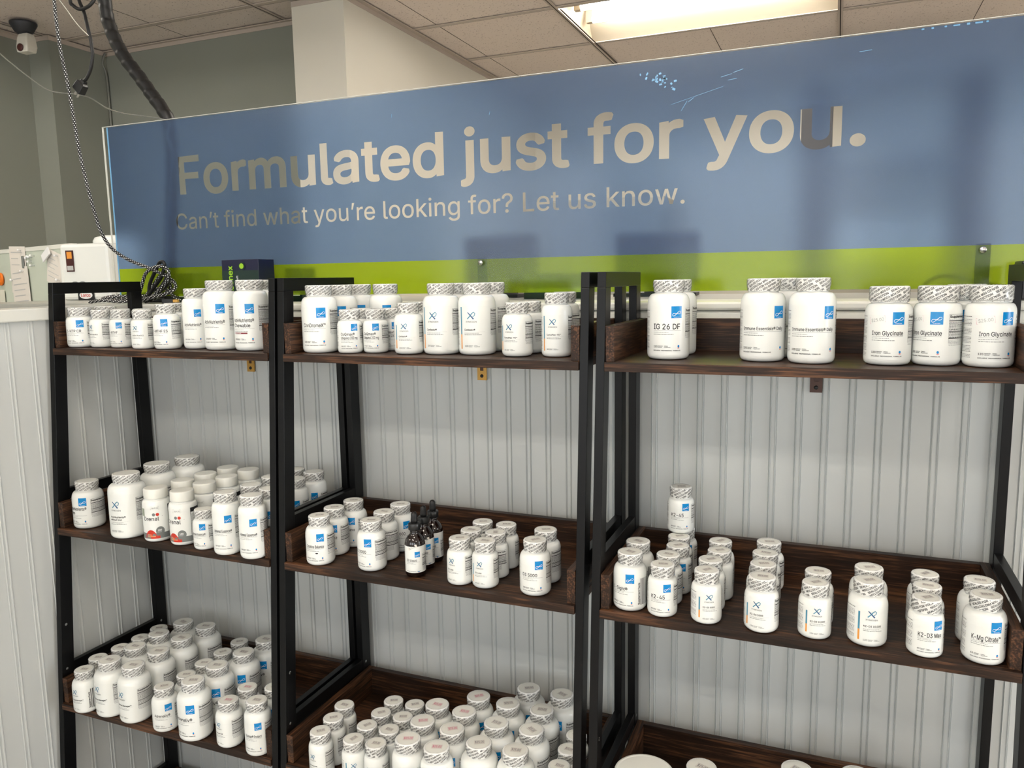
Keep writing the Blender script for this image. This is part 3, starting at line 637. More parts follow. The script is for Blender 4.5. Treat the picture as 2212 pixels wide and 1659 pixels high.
def make_rack():
    root = empty('ladder_shelf')
    TZ = CZ+.009
    for k, (x0, x1) in enumerate(((0, .0148), (.6152, .630))):
        fl = leg(MB(), x0, x1, 0, TZ-.0255).obj('front_leg', root, bevel=.0008)
        rl = MB().box((x0, 1.448, 0), (x1, 1.480, TZ-.0255), 'metal').obj('rear_leg', root, bevel=.0008)
        MB().add([], [], 'metal'); mb = MB()
        a = py(TZ-.0255); b = py(TZ)
        mb.add([(x0, a, TZ-.0255), (x1, a, TZ-.0255), (x1, 1.480, TZ-.0255), (x0, 1.480, TZ-.0255), (x0, b, TZ), (x1, b, TZ), (x1, 1.480, TZ), (x0, 1.480, TZ)],
               [(0, 3, 2, 1), (4, 5, 6, 7), (0, 1, 5, 4), (1, 2, 6, 5), (2, 3, 7, 6), (3, 0, 4, 7)], 'metal'); mb.obj('top_rail', root, bevel=.0008)
        for r in (2, 3, 4):
            zc = ZS[r]+.072
            mb = MB(); y0 = py(zc)+.0312
            mb.box((x0+.001, y0, zc-.0125), (x1-.001, 1.4478, zc+.0125), 'metal'); mb.obj('cross_rail', root, bevel=.0006)
        sx = x1 if k == 0 else x0; sd = 1 if k == 0 else -1
        for z in (ZS[2]-.23, ZS[3]+.075): screw(fl, sx, py(z)+.0125, z, sd)
        for z in (ZS[2]-.09, ZS[3]+.075): screw(rl, sx, 1.4595, z, sd)
        # glides under the legs
    for r in (1, 2, 3, 4):
        z = ZS[r]; yf = py(z)-.004
        bd = MB().box((.0155, yf, z-.0150), (.6145, 1.4725, z), 'wx').obj('shelf_board', root, bevel=.0006)
        yp = py(z+.03)+.001
        for x0 in (.0158, .5997):
            MB().box((x0, yp, z+.0001), (x0+.0145, 1.4725, z+.059), 'wy').obj('side_panel', bd, bevel=.0005)
        MB().box((.0305, 1.4582, z+.0001), (.5995, 1.4722, z+.059), 'wx').obj('back_panel', bd, bevel=.0005)
    return root
rack = make_rack()
def tree_copy(o, parent=None):
    c = o.copy(); COL.objects.link(c)
    if parent: c.parent = parent
    for ch in list(o.children): tree_copy(ch, c)
    return c
for i, (x, t) in enumerate(((-1.640, 'left'), (-1.0035, 'centre'), (-.3605, 'right'))):
    o = rack if i == 0 else tree_copy(rack)
    o.location = (x, 0, 0)
    tag(o, {'left':'black metal ladder shelf with dark wood boards in the left corner', 'centre':'black metal ladder shelf with dark wood boards, middle of three', 'right':'black metal ladder shelf with dark wood boards, right of three'}[t], 'shelf', 'ladder shelves along the half wall')

# anti-tip brackets on the wall under the top boards
for x, k, lab in ((-1.3035, 'brass', 'brass wall bracket below the left rack top shelf'), (-.6885, 'brass', 'brass wall bracket below the centre rack top shelf'), (-.028, 'bronze', 'dark bronze wall bracket below the right rack top shelf')):
    e = empty('wall_bracket', (x, 1.494, CZ-.152), label=lab, cat='bracket', group='anti-tip brackets below the top shelves')
    mb = MB(); w_ = .0105
    mb.box((-w_, -.0015, -.060), (-.004, .0015, 0), k); mb.box((.004, -.0015, -.060), (w_, .0015, 0), k); mb.box((-.004, -.0015, -.060), (.004, .0015, -.040), k)
    mb.box((-w_, -.0215, -.0012), (w_, .0015, 0.0012), k); mb.box((-.004, .0005, -.04), (.004, .0014, 0), 'bronze'); mb.obj('plate', e)
    MB().lathe([(.0038, 0), (.0036, .001), (.002, .0018), (0, .002)], 'strap', 14).obj('screw', e, loc=(0, -.0015, -.051), rot=(PI/2, 0, 0))

# ------------------------------------------------------------------ the setting
def bead(name, along, fixed, a0, a1, pitch, first, z0, z1, sgn):
    """beadboard: flat slats divided by a pair of grooves with a round bead between"""
    prof = [(a0, 0.0)]; x = first
    while x < a1-.02:
        if x > a0+.02:
            g = .0026
            prof += [(x-.0068, 0), (x-.0060, -g*.5), (x-.0052, 0), (x-.0044, .0024), (x-.0036, .0002), (x-.0026, -.0005), (x+.0026, -.0005), (x+.0036, .0002), (x+.0044, .0024), (x+.0052, 0), (x+.0060, -g*.5), (x+.0068, 0)]
        x += pitch
    prof.append((a1, 0)); vs = []
    for a, dpt in prof:
        f = fixed + sgn*dpt
        for z in (z0, z1): vs.append((a, f, z) if along == 'x' else (f, a, z))
    fs = [(2*i, 2*i+2, 2*i+3, 2*i+1) for i in range(len(prof)-1)]
    if (along == 'x') != (sgn < 0): fs = [tuple(reversed(f)) for f in fs]
    b = fixed - sgn*.09; n = len(prof)
    last = [(a0, fixed), (a1, fixed), (a1, b), (a0, b)]
    mb = MB().add(vs, fs, 'bead')
    bb = [((a, f) if along == 'x' else (f, a)) for a, f in last]
    v2 = [(x_, y_, z) for z in (z0, z1) for x_, y_ in bb]
    mb.add(v2, [(1, 2, 6, 5), (2, 3, 7, 6), (3, 0, 4, 7), (4, 5, 6, 7)], 'bead')
    return tag(mb.obj(name), kind='structure')
LX = -1.652
bead('wall_back', 'x', 1.5, LX, 1.6, .0443, -1.562, 0.0, CZ-.086, -1)
bead('wall_left', 'y', LX, .1, 1.5, .0535, .125, 0.0, CZ-.075, 1)
# caps of the half walls
mb = MB(); mb.box((LX-.11, 1.4815, CZ-.0645), (1.6, 1.62, CZ-.0475), 'cap'); mb.obj('trim_1', bevel=.005); tag(bpy.data.objects['trim_1'], kind='structure')
mb = MB(); mb.box((LX+.0005, 1.488, CZ-.086), (1.6, 1.5, CZ-.064), 'cap'); tag(mb.obj('trim_2', bevel=.006), kind='structure')
mb = MB(); mb.box((LX-.105, .09, CZ-.075), (LX+.010, 1.481, CZ-.047), 'cap'); tag(mb.obj('trim_3', bevel=.003), kind='structure')
tag(MB().box((LX-.0015, 1.4905, 0), (LX+.0195, 1.4995, CZ-.087), 'bead').obj('trim_4', bevel=.004), kind='structure')
# counter behind the half wall
ct = empty('counter', (0, 0, 0), label='grey laminate counter behind the white half wall', cat='counter')
MB().box((-2.585, 1.621, CZ-.075), (1.6, 2.15, CZ-.049), 'counter').obj('worktop', ct, bevel=.003)
MB().box((-2.55, 1.66, 0), (1.55, 2.1, CZ-.0755), 'shopwall').obj('base', ct)

FLX0, FLX1, FLY0, FLY1, CE = -3.8, 3.5, -3.5, 5.35, CZ+1.234
sbox('floor', (FLX0-.1, FLY0-.1, -.05), (FLX1+.1, FLY1+.1, 0), 'floor')
sbox('wall_right', (FLX1, 1.2, 0), (FLX1+.1, FLY1, CE), 'wallb')
sbox('wall_left_room', (FLX0-.1, FLY0, 0), (FLX0, 3.22, CE), 'wallp')
sbox('wall_left_pilaster', (FLX0-.01, 2.885, 0), (-3.655, 3.22, CE), 'wallp')
sbox('wall_back_left', (FLX0-.1, 3.22, 0), (-2.1, 3.32, CE), 'wallp')
sbox('wall_back_pier', (-2.285, 3.02, 0), (-2.012, FLY1, CE), 'wallb')
sbox('wall_back_far', (-2.02, FLY1, 0), (FLX1+.1, FLY1+.1, CE), 'wallb')
# shop front with windows
def window_wall(name, xs, y, horiz, hw=.75, zs0=.85, zs1=2.4):
    mb = MB(); e = []
    lo, hi = (FLX0, FLX1) if horiz else (FLY0, 1.2)
    def bx(a, b, z0, z1, k='shopwall'):
        if horiz: mb.box((a, y-.1, z0), (b, y, z1), k)
        else: mb.box((y, a, z0), (y+.1, b, z1), k)
    bx(lo, hi, 0, zs0); bx(lo, hi, zs1, CE); c = lo
    for x in xs: bx(c, x-hw, zs0, zs1); c = x+hw
    bx(c, hi, zs0, zs1); tag(mb.obj(name), kind='structure')
window_wall('wall_front', (-2.6, -.5, 1.6), FLY0, True)
window_wall('wall_right_front', (.75,), FLX1, False, .28, .25, 2.35)
wi = 0
for (x, y, hz) in ((-2.6, FLY0, True), (-.5, FLY0, True), (1.6, FLY0, True), (.75, FLX1, False)):
    wi += 1; e = empty('window_%d' % wi, (x, y, 0) if hz else (y, x, 0), 0 if hz else -PI/2, kind='structure')
    hw, z0, z1 = (.75, .85, 2.4) if hz else (.28, .25, 2.35); mb = MB()
    bars = [((-hw, -.09, z0), (-hw+.04, -.03, z1)), ((hw-.04, -.09, z0), (hw, -.03, z1)), ((-hw+.04, -.09, z0), (hw-.04, -.03, z0+.04)), ((-hw+.04, -.09, z1-.04), (hw-.04, -.03, z1))]
    if hz: bars.append(((-.015, -.09, z0+.04), (.015, -.03, z1-.04)))
    for a, b in bars: mb.box(a, b, 'cap')
    mb.obj('window_frame', e); MB().box((-hw+.04, -.063, z0+.04), (hw-.04, -.059, z1-.04), 'pane').obj('window_glass', e)
# ceiling plane with two-by-four lay-in tiles
def ceiling():
    mb = MB(); X0 = -.03; Y0 = 3.595
    holes = set()
    xs = [FLX0-.1]+[X0+1.2192*i for i in range(-3, 3) if FLX0 < X0+1.2192*i < FLX1]+[FLX1+.1]
    ys = []; y = Y0-.6096*12
    while y < FLY1: 
        if y > FLY0: ys.append(y)
        y += .6096
    ys = [FLY0-.1]+ys+[FLY1+.1]
    LAMPS = [(-1.2492, 3.595), (-1.2492, 2.3758), (1.1892, 3.595), (-1.2492, -.0626), (-3.6876+1.2192*0, -1.28), (1.1892, -1.28), (1.1892, 1.1566), (-1.2492, 1.7662-.6096*5), (-3.6876, 1.1566)]  # two out-of-view lamps over the back room are added to brighten it
    lamps = []
    for i in range(len(xs)-1):
        for j in range(len(ys)-1):
            x0, x1, y0, y1 = xs[i], xs[i+1], ys[j], ys[j+1]
            hit = [1 for a, b in LAMPS if abs(a-x0) < .15 and abs(b-y0) < .05 and x1-x0 > .9]
            if hit: lamps.append((x0, y0, x1, y1)); continue
            mb.box((x0+.003, y0+.003, CE+.006), (x1-.003, y1-.003, CE+.02), 'tile')
            xm = (x0+x1)/2
            mb.box((xm-.0015, y0+.012, CE+.0052), (xm+.0015, y1-.012, CE+.0061), 'gridd')
    mb.box((FLX0-.1, FLY0-.1, CE+.14), (FLX1+.1, FLY1+.1, CE+.16), 'gridd')
    tag(mb.obj('ceiling'), kind='structure')
    g = MB()
    for x in xs[1:-1]:
        g.box((x-.012, FLY0, CE-.001), (x+.012, FLY1, CE+.003), 'grid'); g.box((x-.003, FLY0, CE-.0012), (x+.003, FLY1, CE-.0009), 'gridd')
    for y_ in ys[1:-1]:
        g.box((FLX0, y_-.012, CE-.0006), (FLX1, y_+.012, CE+.0033), 'grid'); g.box((FLX0, y_+.012, CE-.0006), (FLX1, y_+.014, CE+.0045), 'gridd')
    g.box((-1.232, 3.62, CE-.0016), (-1.224, 4.65, CE-.0011), 'gridd')
    tag(g.obj('trim_5'), kind='structure')
    # wall angle where the ceiling meets the walls
    a = MB(); t, h = .022, .022
    a.box((-3.655, 3.22-t, CE-.004), (-2.285, 3.22, CE), 'grid'); a.box((-3.655, 3.216, CE-h), (-2.285, 3.2202, CE), 'grid')
    a.box((-3.655, 2.885, CE-h), (-3.651, 3.22, CE), 'grid'); a.box((FLX0, 2.881, CE-h), (-3.655, 2.885, CE), 'grid')
    a.box((FLX0, FLY0, CE-h), (FLX0+.004, 2.885, CE), 'grid'); a.box((FLX0, FLY0, CE-.004), (FLX0+.03, 2.885, CE), 'grid')
    a.box((-2.012, 3.02, CE-h), (-2.008, FLY1, CE), 'grid'); a.box((-2.285, 3.016, CE-h), (-2.008, 3.02, CE), 'grid'); a.box((-2.012, 3.016, CE-.004), (-1.985, FLY1, CE), 'grid')
    tag(a.obj('trim_6'), kind='structure')
    return lamps
lamps = ceiling()
names = ['recessed ceiling light with bare tubes above the blue banner']
for i, (x0, y0, x1, y1) in enumerate(lamps):
    vis = (x0 > -1.3 and x0 < -1.2 and 3 < y0 < 4)
    e = empty('ceiling_light', ((x0+x1)/2, (y0+y1)/2, CE), cat='ceiling light', group='recessed ceiling lights',
              label=names[0] if vis else 'unseen recessed ceiling light with bare tubes elsewhere in the ceiling')
    a, b = (x1-x0)/2-.004, (y1-y0)/2-.004
    mb = MB(); d = .11
    vs = [(-a, -b, .0), (a, -b, .0), (a, b, .0), (-a, b, .0), (-a+.02, -b+.16, d), (a-.02, -b+.16, d), (a-.02, b-.16, d), (-a+.02, b-.16, d)]
    mb.add(vs, [(0, 4, 5, 1), (1, 5, 6, 2), (2, 6, 7, 3), (3, 7, 4, 0), (4, 7, 6, 5)], 'refl'); mb.obj('reflector', e)
    for y in (-.10, .10):
        t = MB(); t.tube([(-a+.06, y, .055), (a-.06, y, .055)], .0165, 'tube', 14); tt = t.obj('lamp_tube', e)
        for sx in (-1, 1):
            MB().box((sx*(a-.045)-.016, y-.014, .04), (sx*(a-.045)+.016, y+.014, .1), 'refl').obj('lamp_holder', tt)
    L_ = area('troffer_light', (e.location.x, e.location.y, CE-.012), (0, 0, 0), 2*a-.1, 2*b-.08, POWER_LAMP, (1, .97, .92)) if False else None

# ------------------------------------------------------------------ the banner on the half wall
bn = empty('banner', (-.35, 1.55, CZ-.0294), label='long clear acrylic panel with blue and green film and slogan', cat='sign')
def rel(o): o.location = (.35, -1.55, -(CZ-.0294)); return o
BX0, BX1, BZ0, BZG, BZ1 = -1.7771, 1.02, CZ-.0294, CZ+0.0433, CZ+0.4087  # banner edges and lettering are scaled about the camera onto a deeper plane
rel(MB().box((BX0-.011, 1.5452, BZ0), (BX1+.011, 1.5498, BZ1+.0008), 'acry').obj('acrylic_sheet', bn))
mb = MB(); mb.box((BX0-.0125, 1.5452, BZ0), (BX0-.0112, 1.5498, BZ1+.0008), 'cap'); mb.box((BX0-.002, 1.5499, BZ0), (BX0+.0025, 1.5509, BZ1), 'edge'); mb.box((BX0-.0125, 1.5452, BZ1+.0009), (BX1+.011, 1.5498, BZ1+.0018), 'cap')
rel(mb.obj('polished_edge', bn))
def film_with_holes():
    """the blue film with the letters of the slogan cut out of it"""
    loops = [[(BX0, BZG), (BX1, BZG), (BX1, BZ1), (BX0, BZ1)]]; words = []
    for body, x0, x1, zb, hc, bold in (('Formulated just for you.', -1.5436, 0.0379, CZ+0.2255, 0.0903, .018), ("Can\u2019t find what you\u2019re looking for? Let us know.", -1.5634, -0.2768, CZ+0.1389, 0.0390, .004)):
        L = outlines(body, 6, bold); mnx = min(p.x for l in L for p in l); mxx = max(p.x for l in L for p in l)
        sx = (x1-x0)/(mxx-mnx); sz = hc/CAPH
        words += [[(x0+(p.x-mnx)*sx, zb+p.y*sz) for p in l] for l in L]
    co = []; ed = []
    for L in loops+words:
        b = len(co); co += [Vector(p) for p in L]; ed += [(b+i, b+(i+1) % len(L)) for i in range(len(L))]
    vs, _, fs, *_r = delaunay_2d_cdt(co, ed, [], 0, 1e-7)
    V = np.array([(v.x, v.y) for v in vs]); F = np.array([f for f in fs if len(f) == 3])
    F = F[winding(V[F].mean(1), words) == 0]
    fs_ = [tuple(int(q) for q in f) for f in F]
    Q = V[F]; ar = (Q[:, 1, 0]-Q[:, 0, 0])*(Q[:, 2, 1]-Q[:, 0, 1])-(Q[:, 1, 1]-Q[:, 0, 1])*(Q[:, 2, 0]-Q[:, 0, 0])
    fs_ = [f if a > 0 else f[::-1] for f, a in zip(fs_, ar)]        # faces look towards the shop
    mb = MB().add([(x, 1.5502, z) for x, z in V], fs_, 'film').add([(x, 1.5506, z) for x, z in V], [f[::-1] for f in fs_], 'film')
    b0 = 0; sd = []; n_ = len(co)
    me = mb.mesh('blue_film')
    return me
rel(link('blue_film', film_with_holes(), bn))
rel(MB().box((BX0, 1.5502, BZ0), (BX1, 1.5506, BZG), 'gfilm').obj('green_film', bn))
# pale blue flecks and thin streaks on the film
rr = random.Random(9); FLECKS = []
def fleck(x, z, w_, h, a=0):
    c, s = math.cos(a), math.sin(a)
    m_ = MB(); FLECKS.append(m_)
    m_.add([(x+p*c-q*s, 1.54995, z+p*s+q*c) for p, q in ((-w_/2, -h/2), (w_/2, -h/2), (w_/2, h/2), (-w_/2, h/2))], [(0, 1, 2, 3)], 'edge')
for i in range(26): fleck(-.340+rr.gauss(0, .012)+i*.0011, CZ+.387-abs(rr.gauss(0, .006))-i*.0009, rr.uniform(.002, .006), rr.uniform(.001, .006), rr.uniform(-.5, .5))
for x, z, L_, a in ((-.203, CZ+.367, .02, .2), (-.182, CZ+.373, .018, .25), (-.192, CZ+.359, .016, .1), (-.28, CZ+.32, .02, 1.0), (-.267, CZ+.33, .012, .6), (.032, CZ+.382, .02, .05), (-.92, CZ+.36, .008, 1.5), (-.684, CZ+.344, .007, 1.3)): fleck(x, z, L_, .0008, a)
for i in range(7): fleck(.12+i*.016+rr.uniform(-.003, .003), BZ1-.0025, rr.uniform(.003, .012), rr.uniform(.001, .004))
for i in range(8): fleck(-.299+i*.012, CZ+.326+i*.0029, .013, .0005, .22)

for m_ in FLECKS: rel(m_.obj('film_fleck', bn))
for x in (-.7085, .228, .98):
    s = rel(MB().box((x-.0112, 1.5508, CZ-.0472), (x+.0112, 1.5535, CZ+.046), 'strap').obj('mounting_strap', bn))
    b = MB().lathe([(.0058, 0), (.0058, .002), (.0045, .0034), (0, .004)], 'steel', 16).obj('bolt', s, loc=(x-.001, 1.5451, CZ+.0353), rot=(PI/2, 0, 0))

# ------------------------------------------------------------------ cables
def cable(name, pts, r, k, lab, cat='cable', k2=None, step=.0, n=10, per=8, saw=0, group=None):  # most cable points below were scaled about the camera to greater depth
    o = MB().tube(spline(pts, per), r, k, n, k2, step, saw).obj(name); return tag(o, lab, cat, group)
cable('spiral_wrapped_cable', [(-1.981, 1.66, 2.7526), (-1.928, 1.66, 2.4688), (-1.9, 1.66, 2.2771), (-1.873, 1.66, 2.2022), (-1.867, 1.66, 2.1529), (-1.846, 1.66, 2.0961), (-1.814, 1.66, 2.0437), (-1.769, 1.66, 1.9912), (-1.727, 1.66, 1.9387), (-1.695, 1.66, 1.8991), (-1.676, 1.66, 1.8648), (-1.671, 1.66, 1.7952), (-1.679, 1.66, 1.6977), (-1.692, 1.66, 1.5992), (-1.704, 1.66, 1.4996), (-1.714, 1.66, 1.3807)],
      .0185, 'blk', 'thick black spiral-wrapped cable hanging from ceiling behind the banner', step=.004, n=20, saw=.13)
braid_pts = [(-1.888, 1.515, 2.7444), (-1.886, 1.515, 2.4649), (-1.883, 1.515, 2.227), (-1.884, 1.515, 2.1598), (-1.883, 1.515, 2.1032), (-1.877, 1.515, 2.0339), (-1.866, 1.515, 1.9752), (-1.859, 1.515, 1.9282), (-1.851, 1.515, 1.8578), (-1.841, 1.515, 1.7757), (-1.824, 1.515, 1.6914), (-1.807, 1.515, 1.6252), (-1.789, 1.515, 1.5708), (-1.757, 1.515, 1.5282), (-1.703, 1.515, 1.4972), (-1.633, 1.515, 1.4737), (-1.58, 1.515, 1.4535), (-1.549, 1.513, 1.4375), (-1.536, 1.504, 1.4215), (-1.552, 1.494, 1.4087), (-1.6, 1.494, 1.4001), (-1.643, 1.494, 1.3916), (-1.654, 1.494, 1.3959),
             (-1.644, 1.499, 1.4257), (-1.627, 1.499, 1.4577), (-1.594, 1.494, 1.4727), (-1.561, 1.494, 1.4748), (-1.544, 1.494, 1.462), (-1.549, 1.494, 1.4417), (-1.585, 1.494, 1.4129), (-1.632, 1.504, 1.3937), (-1.66, 1.52, 1.3937), (-1.63, 1.526, 1.4311), (-1.597, 1.526, 1.4577), (-1.576, 1.526, 1.4471), (-1.577, 1.526, 1.4183), (-1.609, 1.52, 1.4012), (-1.654, 1.526, 1.3895), (-1.672, 1.536, 1.4012), (-1.634, 1.536, 1.4183), (-1.602, 1.536, 1.4193), (-1.574, 1.536, 1.4001), (-1.566, 1.547, 1.3884)]
cable('braided_cable', braid_pts, .0042, 'blk', 'black and white braided cable hanging from ceiling into a tangle', k2='white', step=.0026, n=12)
cable('black_cord_loop', [(-1.643, 1.52, 1.3875), (-1.638, 1.52, 1.43), (-1.611, 1.52, 1.4695), (-1.59, 1.515, 1.4876), (-1.577, 1.515, 1.4812), (-1.59, 1.515, 1.4513), (-1.622, 1.515, 1.4193), (-1.652, 1.515, 1.3895), (-1.622, 1.51, 1.398), (-1.584, 1.51, 1.43), (-1.56, 1.51, 1.4535), (-1.568, 1.51, 1.43), (-1.606, 1.51, 1.4065), (-1.648, 1.51, 1.3875)], .0045, 'blk', 'looped plain black cord in the tangle beside the left rack')
e = empty('power_cable', (-1.835, 1.536, 1.9528), label='black power cord with loose plug hanging from the ceiling', cat='cord')
cp = [(-1.814, 1.536, 2.7423), (-1.851, 1.536, 2.4649), (-1.847, 1.536, 2.228), (-1.852, 1.536, 2.1608), (-1.844, 1.536, 2.147), (-1.822, 1.536, 2.1342), (-1.796, 1.536, 2.1352), (-1.779, 1.536, 2.1416), (-1.773, 1.542, 2.1555), (-1.787, 1.547, 2.1747), (-1.815, 1.547, 2.1896), (-1.836, 1.547, 2.1811), (-1.831, 1.545, 2.1587), (-1.813, 1.541, 2.1278), (-1.798, 1.536, 2.0861), (-1.791, 1.536, 2.0509), (-1.79, 1.536, 2.0168), (-1.801, 1.536, 1.9837), (-1.818, 1.536, 1.9635), (-1.827, 1.536, 1.9592)]
o = MB().tube(spline(cp), .0044, 'blk', 10).obj('cord', e); o.location = (1.83507, -1.53634, -1.95278)
mb = MB()
ax = Vector((-.72, 0, -.69)); px_ = Vector((.69, 0, -.72)); c0 = Vector((.0085, 0, .0064))
def ring_(t, hw, hy): return [c0+ax*t+px_*a*hw+Vector((0, 1, 0))*b*hy for a, b in ((-1, -1), (1, -1), (1, 1), (-1, 1))]
vs = []; R_ = [(0, .006, .006), (.006, .008, .007), (.010, .014, .009), (.034, .0155, .010), (.036, .013, .008)]
for t in R_: vs += ring_(*t)
fs = [(4*i+j, 4*i+(j+1) % 4, 4*i+4+(j+1) % 4, 4*i+4+j) for i in range(4) for j in range(4)]+[(3, 2, 1, 0), (16, 17, 18, 19)]
mb.add(vs, fs, 'blkp'); mb.obj('plug', e, bevel=.0015)
for s_ in (-1, 1):
    mb = MB(); vs = []
    for t in (.036, .050): vs += [c0+ax*t+px_*(s_*.006+a*.0008)+Vector((0, b*.003, 0)) for a, b in ((-1, -1), (1, -1), (1, 1), (-1, 1))]
    mb.add(vs, [(0, 1, 5, 4), (1, 2, 6, 5), (2, 3, 7, 6), (3, 0, 4, 7), (4, 5, 6, 7)], 'steel'); mb.obj('prong', e)
cable('grey_wire', [(-4.074, 1.537, 2.3652), (-3.225, 1.537, 2.2793), (-2.472, 1.537, 2.2147), (-2.203, 1.537, 2.1277), (-2.137, 1.537, 2.0642), (-2.078, 1.537, 2.0213), (-2.037, 1.537, 1.9933), (-1.988, 1.543, 1.96), (-1.954, 1.548, 1.946), (-1.894, 1.564, 1.9374), (-1.862, 1.58, 1.9277), (-1.815, 1.586, 1.8998), (-1.759, 1.586, 1.8804), (-1.679, 1.591, 1.8654), (-1.645, 1.602, 1.8589), (-1.626, 1.612, 1.8493), (-1.642, 1.618, 1.817), (-1.639, 1.629, 1.774), (-1.661, 1.634, 1.6762), (-1.682, 1.634, 1.5762), (-1.698, 1.634, 1.3805)], .0017, 'wire', 'thin grey wire sagging from the left wall and going behind banner', 'wire')
cable('zip_tie_tail', [(-1.91, 1.542, 2.1832), (-1.866, 1.533, 2.1406), (-1.822, 1.526, 2.0947), (-1.789, 1.528, 2.0637)], .0011, 'ivory', 'pale thin tie tail across the black power cord', 'cable tie')
cable('wall_conduit_wire', [(-3.642, 3.205, 2.655), (-3.655, 3.195, 2.60), (-3.648, 3.21, 2.5), (-3.648, 3.21, 2.0), (-3.648, 3.21, 1.0)], .006, 'wire', 'grey wire running down the far left room corner', 'wire')
# coil lying on the cap at the left
cable('braided_cable_coil', [(-1.814, 1.483, 1.3875), (-1.765, 1.483, 1.3916), (-1.707, 1.494, 1.3884), (-1.659, 1.526, 1.3927), (-1.652, 1.558, 1.4001), (-1.691, 1.579, 1.4065), (-1.76, 1.574, 1.4065), (-1.814, 1.547, 1.4001), (-1.803, 1.515, 1.3959), (-1.75, 1.51, 1.4001), (-1.686, 1.536, 1.4023), (-1.696, 1.568, 1.398), (-1.771, 1.558, 1.3937), (-1.798, 1.526, 1.3895)], .0042, 'blk', 'coil of black and white braided cable lying on the wall cap', k2='white', step=.0026, n=12)
e = empty('power_adapter', (-1.70, 1.585, CZ-.0463), .2, label='flat black power adapter lying in the cable coil', cat='adapter')
MB().box((-.045, -.022, 0), (.05, .022, .022), 'blkp').obj('case', e, bevel=.004); MB().box((-.044, -.0225, .010), (.049, -.0221, .0108), 'grey').obj('seam', e)
e = empty('data_plug', (-1.545, 1.500, CZ-.0463), .3, label='small black cable connector with metal tip beside the tangle', cat='connector')
MB().box((-.025, -.006, 0), (.004, .006, .011), 'blkp').obj('housing', e, bevel=.0015); MB().box((.004, -.0045, .002), (.016, .0045, .009), 'brass').obj('metal_tip', e)

# ------------------------------------------------------------------ things behind the banner and on the counter
def pr_text(body, h, k, plane, origin, xs=1, bold=0, rot=0):
    vs, fs = glyphs(body, 2, bold); s_ = h/CAPH; c, s = math.cos(rot), math.sin(rot)
    return [(origin[0]+(x*s_*xs*c-y*s_*s), origin[1], origin[2]+(x*s_*xs*s+y*s_*c)) for x, y in vs], fs
e = empty('tissue_box', (-1.312, 1.487, CZ-.0473), label='navy and green tissue box on the cap in front of the banner', cat='box')
MB().box((-.055, 0, 0), (.055, .056, .1035), 'cardn').obj('carton', e, bevel=.001)
mb = MB().box((-.0545, -.0008, .001), (.0545, -.0001, .078), 'cardg'); mb.obj('front_print', e)
mb = MB(); v, f = pr_text('Kleenex', .0145, 'lime', 'xz', (-.022, -.0014, .012), 1.02, .02, PI/2); mb.add(v, f, 'lime'); v, f = pr_text('soft', .0055, 'white', 'xz', (-.006, -.0014, .052), 1, .01, PI/2); mb.add(v, f, 'white')
vs = [(.006, -.0014, .088)]+[(.006+.010*math.cos(i*PI/8), -.0014, .088+.010*math.sin(i*PI/8)) for i in range(17)]; mb.add(vs, [(0, i+1, i+2) for i in range(16)], 'cardg')
vs = [(.006, -.0018, .088)]+[(.006+.0065*math.cos(i*PI/8), -.0018, .088+.0065*math.sin(i*PI/8)) for i in range(17)]; mb.add(vs, [(0, i+1, i+2) for i in range(16)], 'lime'); mb.obj('lettering', e)
for x, y, w_, h, k, lab in ((-1.60, 1.63, .06, .078, 'cardg', 'dark green carton behind banner beside the hanging cable'), (-1.27, 1.66, .05, .085, 'cardg', 'small dark carton behind banner, right of the tissue box'), (-.62, 1.8, .16, .06, 'cardg', 'low dark carton on the counter behind the banner centre')):
    e = empty('carton', (x, y, CZ-.0485), label=lab, cat='box', group='cartons on the counter behind the banner')
    MB().box((-w_/2, -.03, 0), (w_/2, .03, h), k).obj('carton_body', e, bevel=.001); MB().box((-w_/2+.008, -.0308, .015), (w_/2-.008, -.0301, .022), 'white').obj('print', e)
def monitor(x, y, s, rz, lab):
    e = empty('monitor', (x, y, CZ-.0485), rz, label=lab, cat='monitor', group='added monitors on the counter behind the banner')
    MB().box((-.25*s, -.015, .03), (.25*s, .015, .03+.30*s), 'screen').obj('screen', e, bevel=.004); MB().box((-.03, -.02, 0), (.03, .04, .05), 'dark').obj('stand', e); MB().box((-.1, -.07, 0), (.1, .07, .008), 'dark').obj('foot', e)
monitor(-.42, 1.98, .42, .1, 'added dark monitor behind banner, left of the right rack'); monitor(-.85, 1.98, .45, -.2, 'added dark monitor behind banner above the centre rack')  # added dark blocks standing in for blurred dark shapes in the film
e = empty('added_shelf', (.55, 4.6, 0), .0, label='added dark shelf making light and dark bands through the right of banner', cat='shelf')  # added with its bins to give light and dark bands through the film
for i in range(2): MB().box((-.75+i*.72, -.12, 0), (-.60+i*.72, .12, 2.4), 'dark').obj('upright', e)
for z in (.5, 1.0, 1.45, 1.95, 2.38): MB().box((-.60, -.15, z), (.0, .15, z+.03), 'cab').obj('shelf', e)
for i in range(3):
    b = empty('added_bin', (.07+i*.18, 4.6, 1.4805), label='added pale bin on the added dark shelf behind the banner', cat='bin', group='added bins on the added shelf')
    MB().box((-.07, -.1, 0), (.07, .1, .22), 'ivory').obj('bin_body', b, bevel=.01)
e = empty('refrigerator', (-1.3, 4.95, 0), .0, label='grey upright cabinet behind the banner, blurred by the film', cat='cabinet')
MB().box((-.35, -.3, 0), (.35, .3, 1.9), 'cab').obj('body', e, bevel=.01); MB().box((-.34, -.33, .05), (.34, -.301, 1.85), 'cab').obj('door', e, bevel=.01)
e = empty('counter_device', (.335, 1.512, CZ-.0472), label='black device box on the cap at right edge of photo', cat='device')
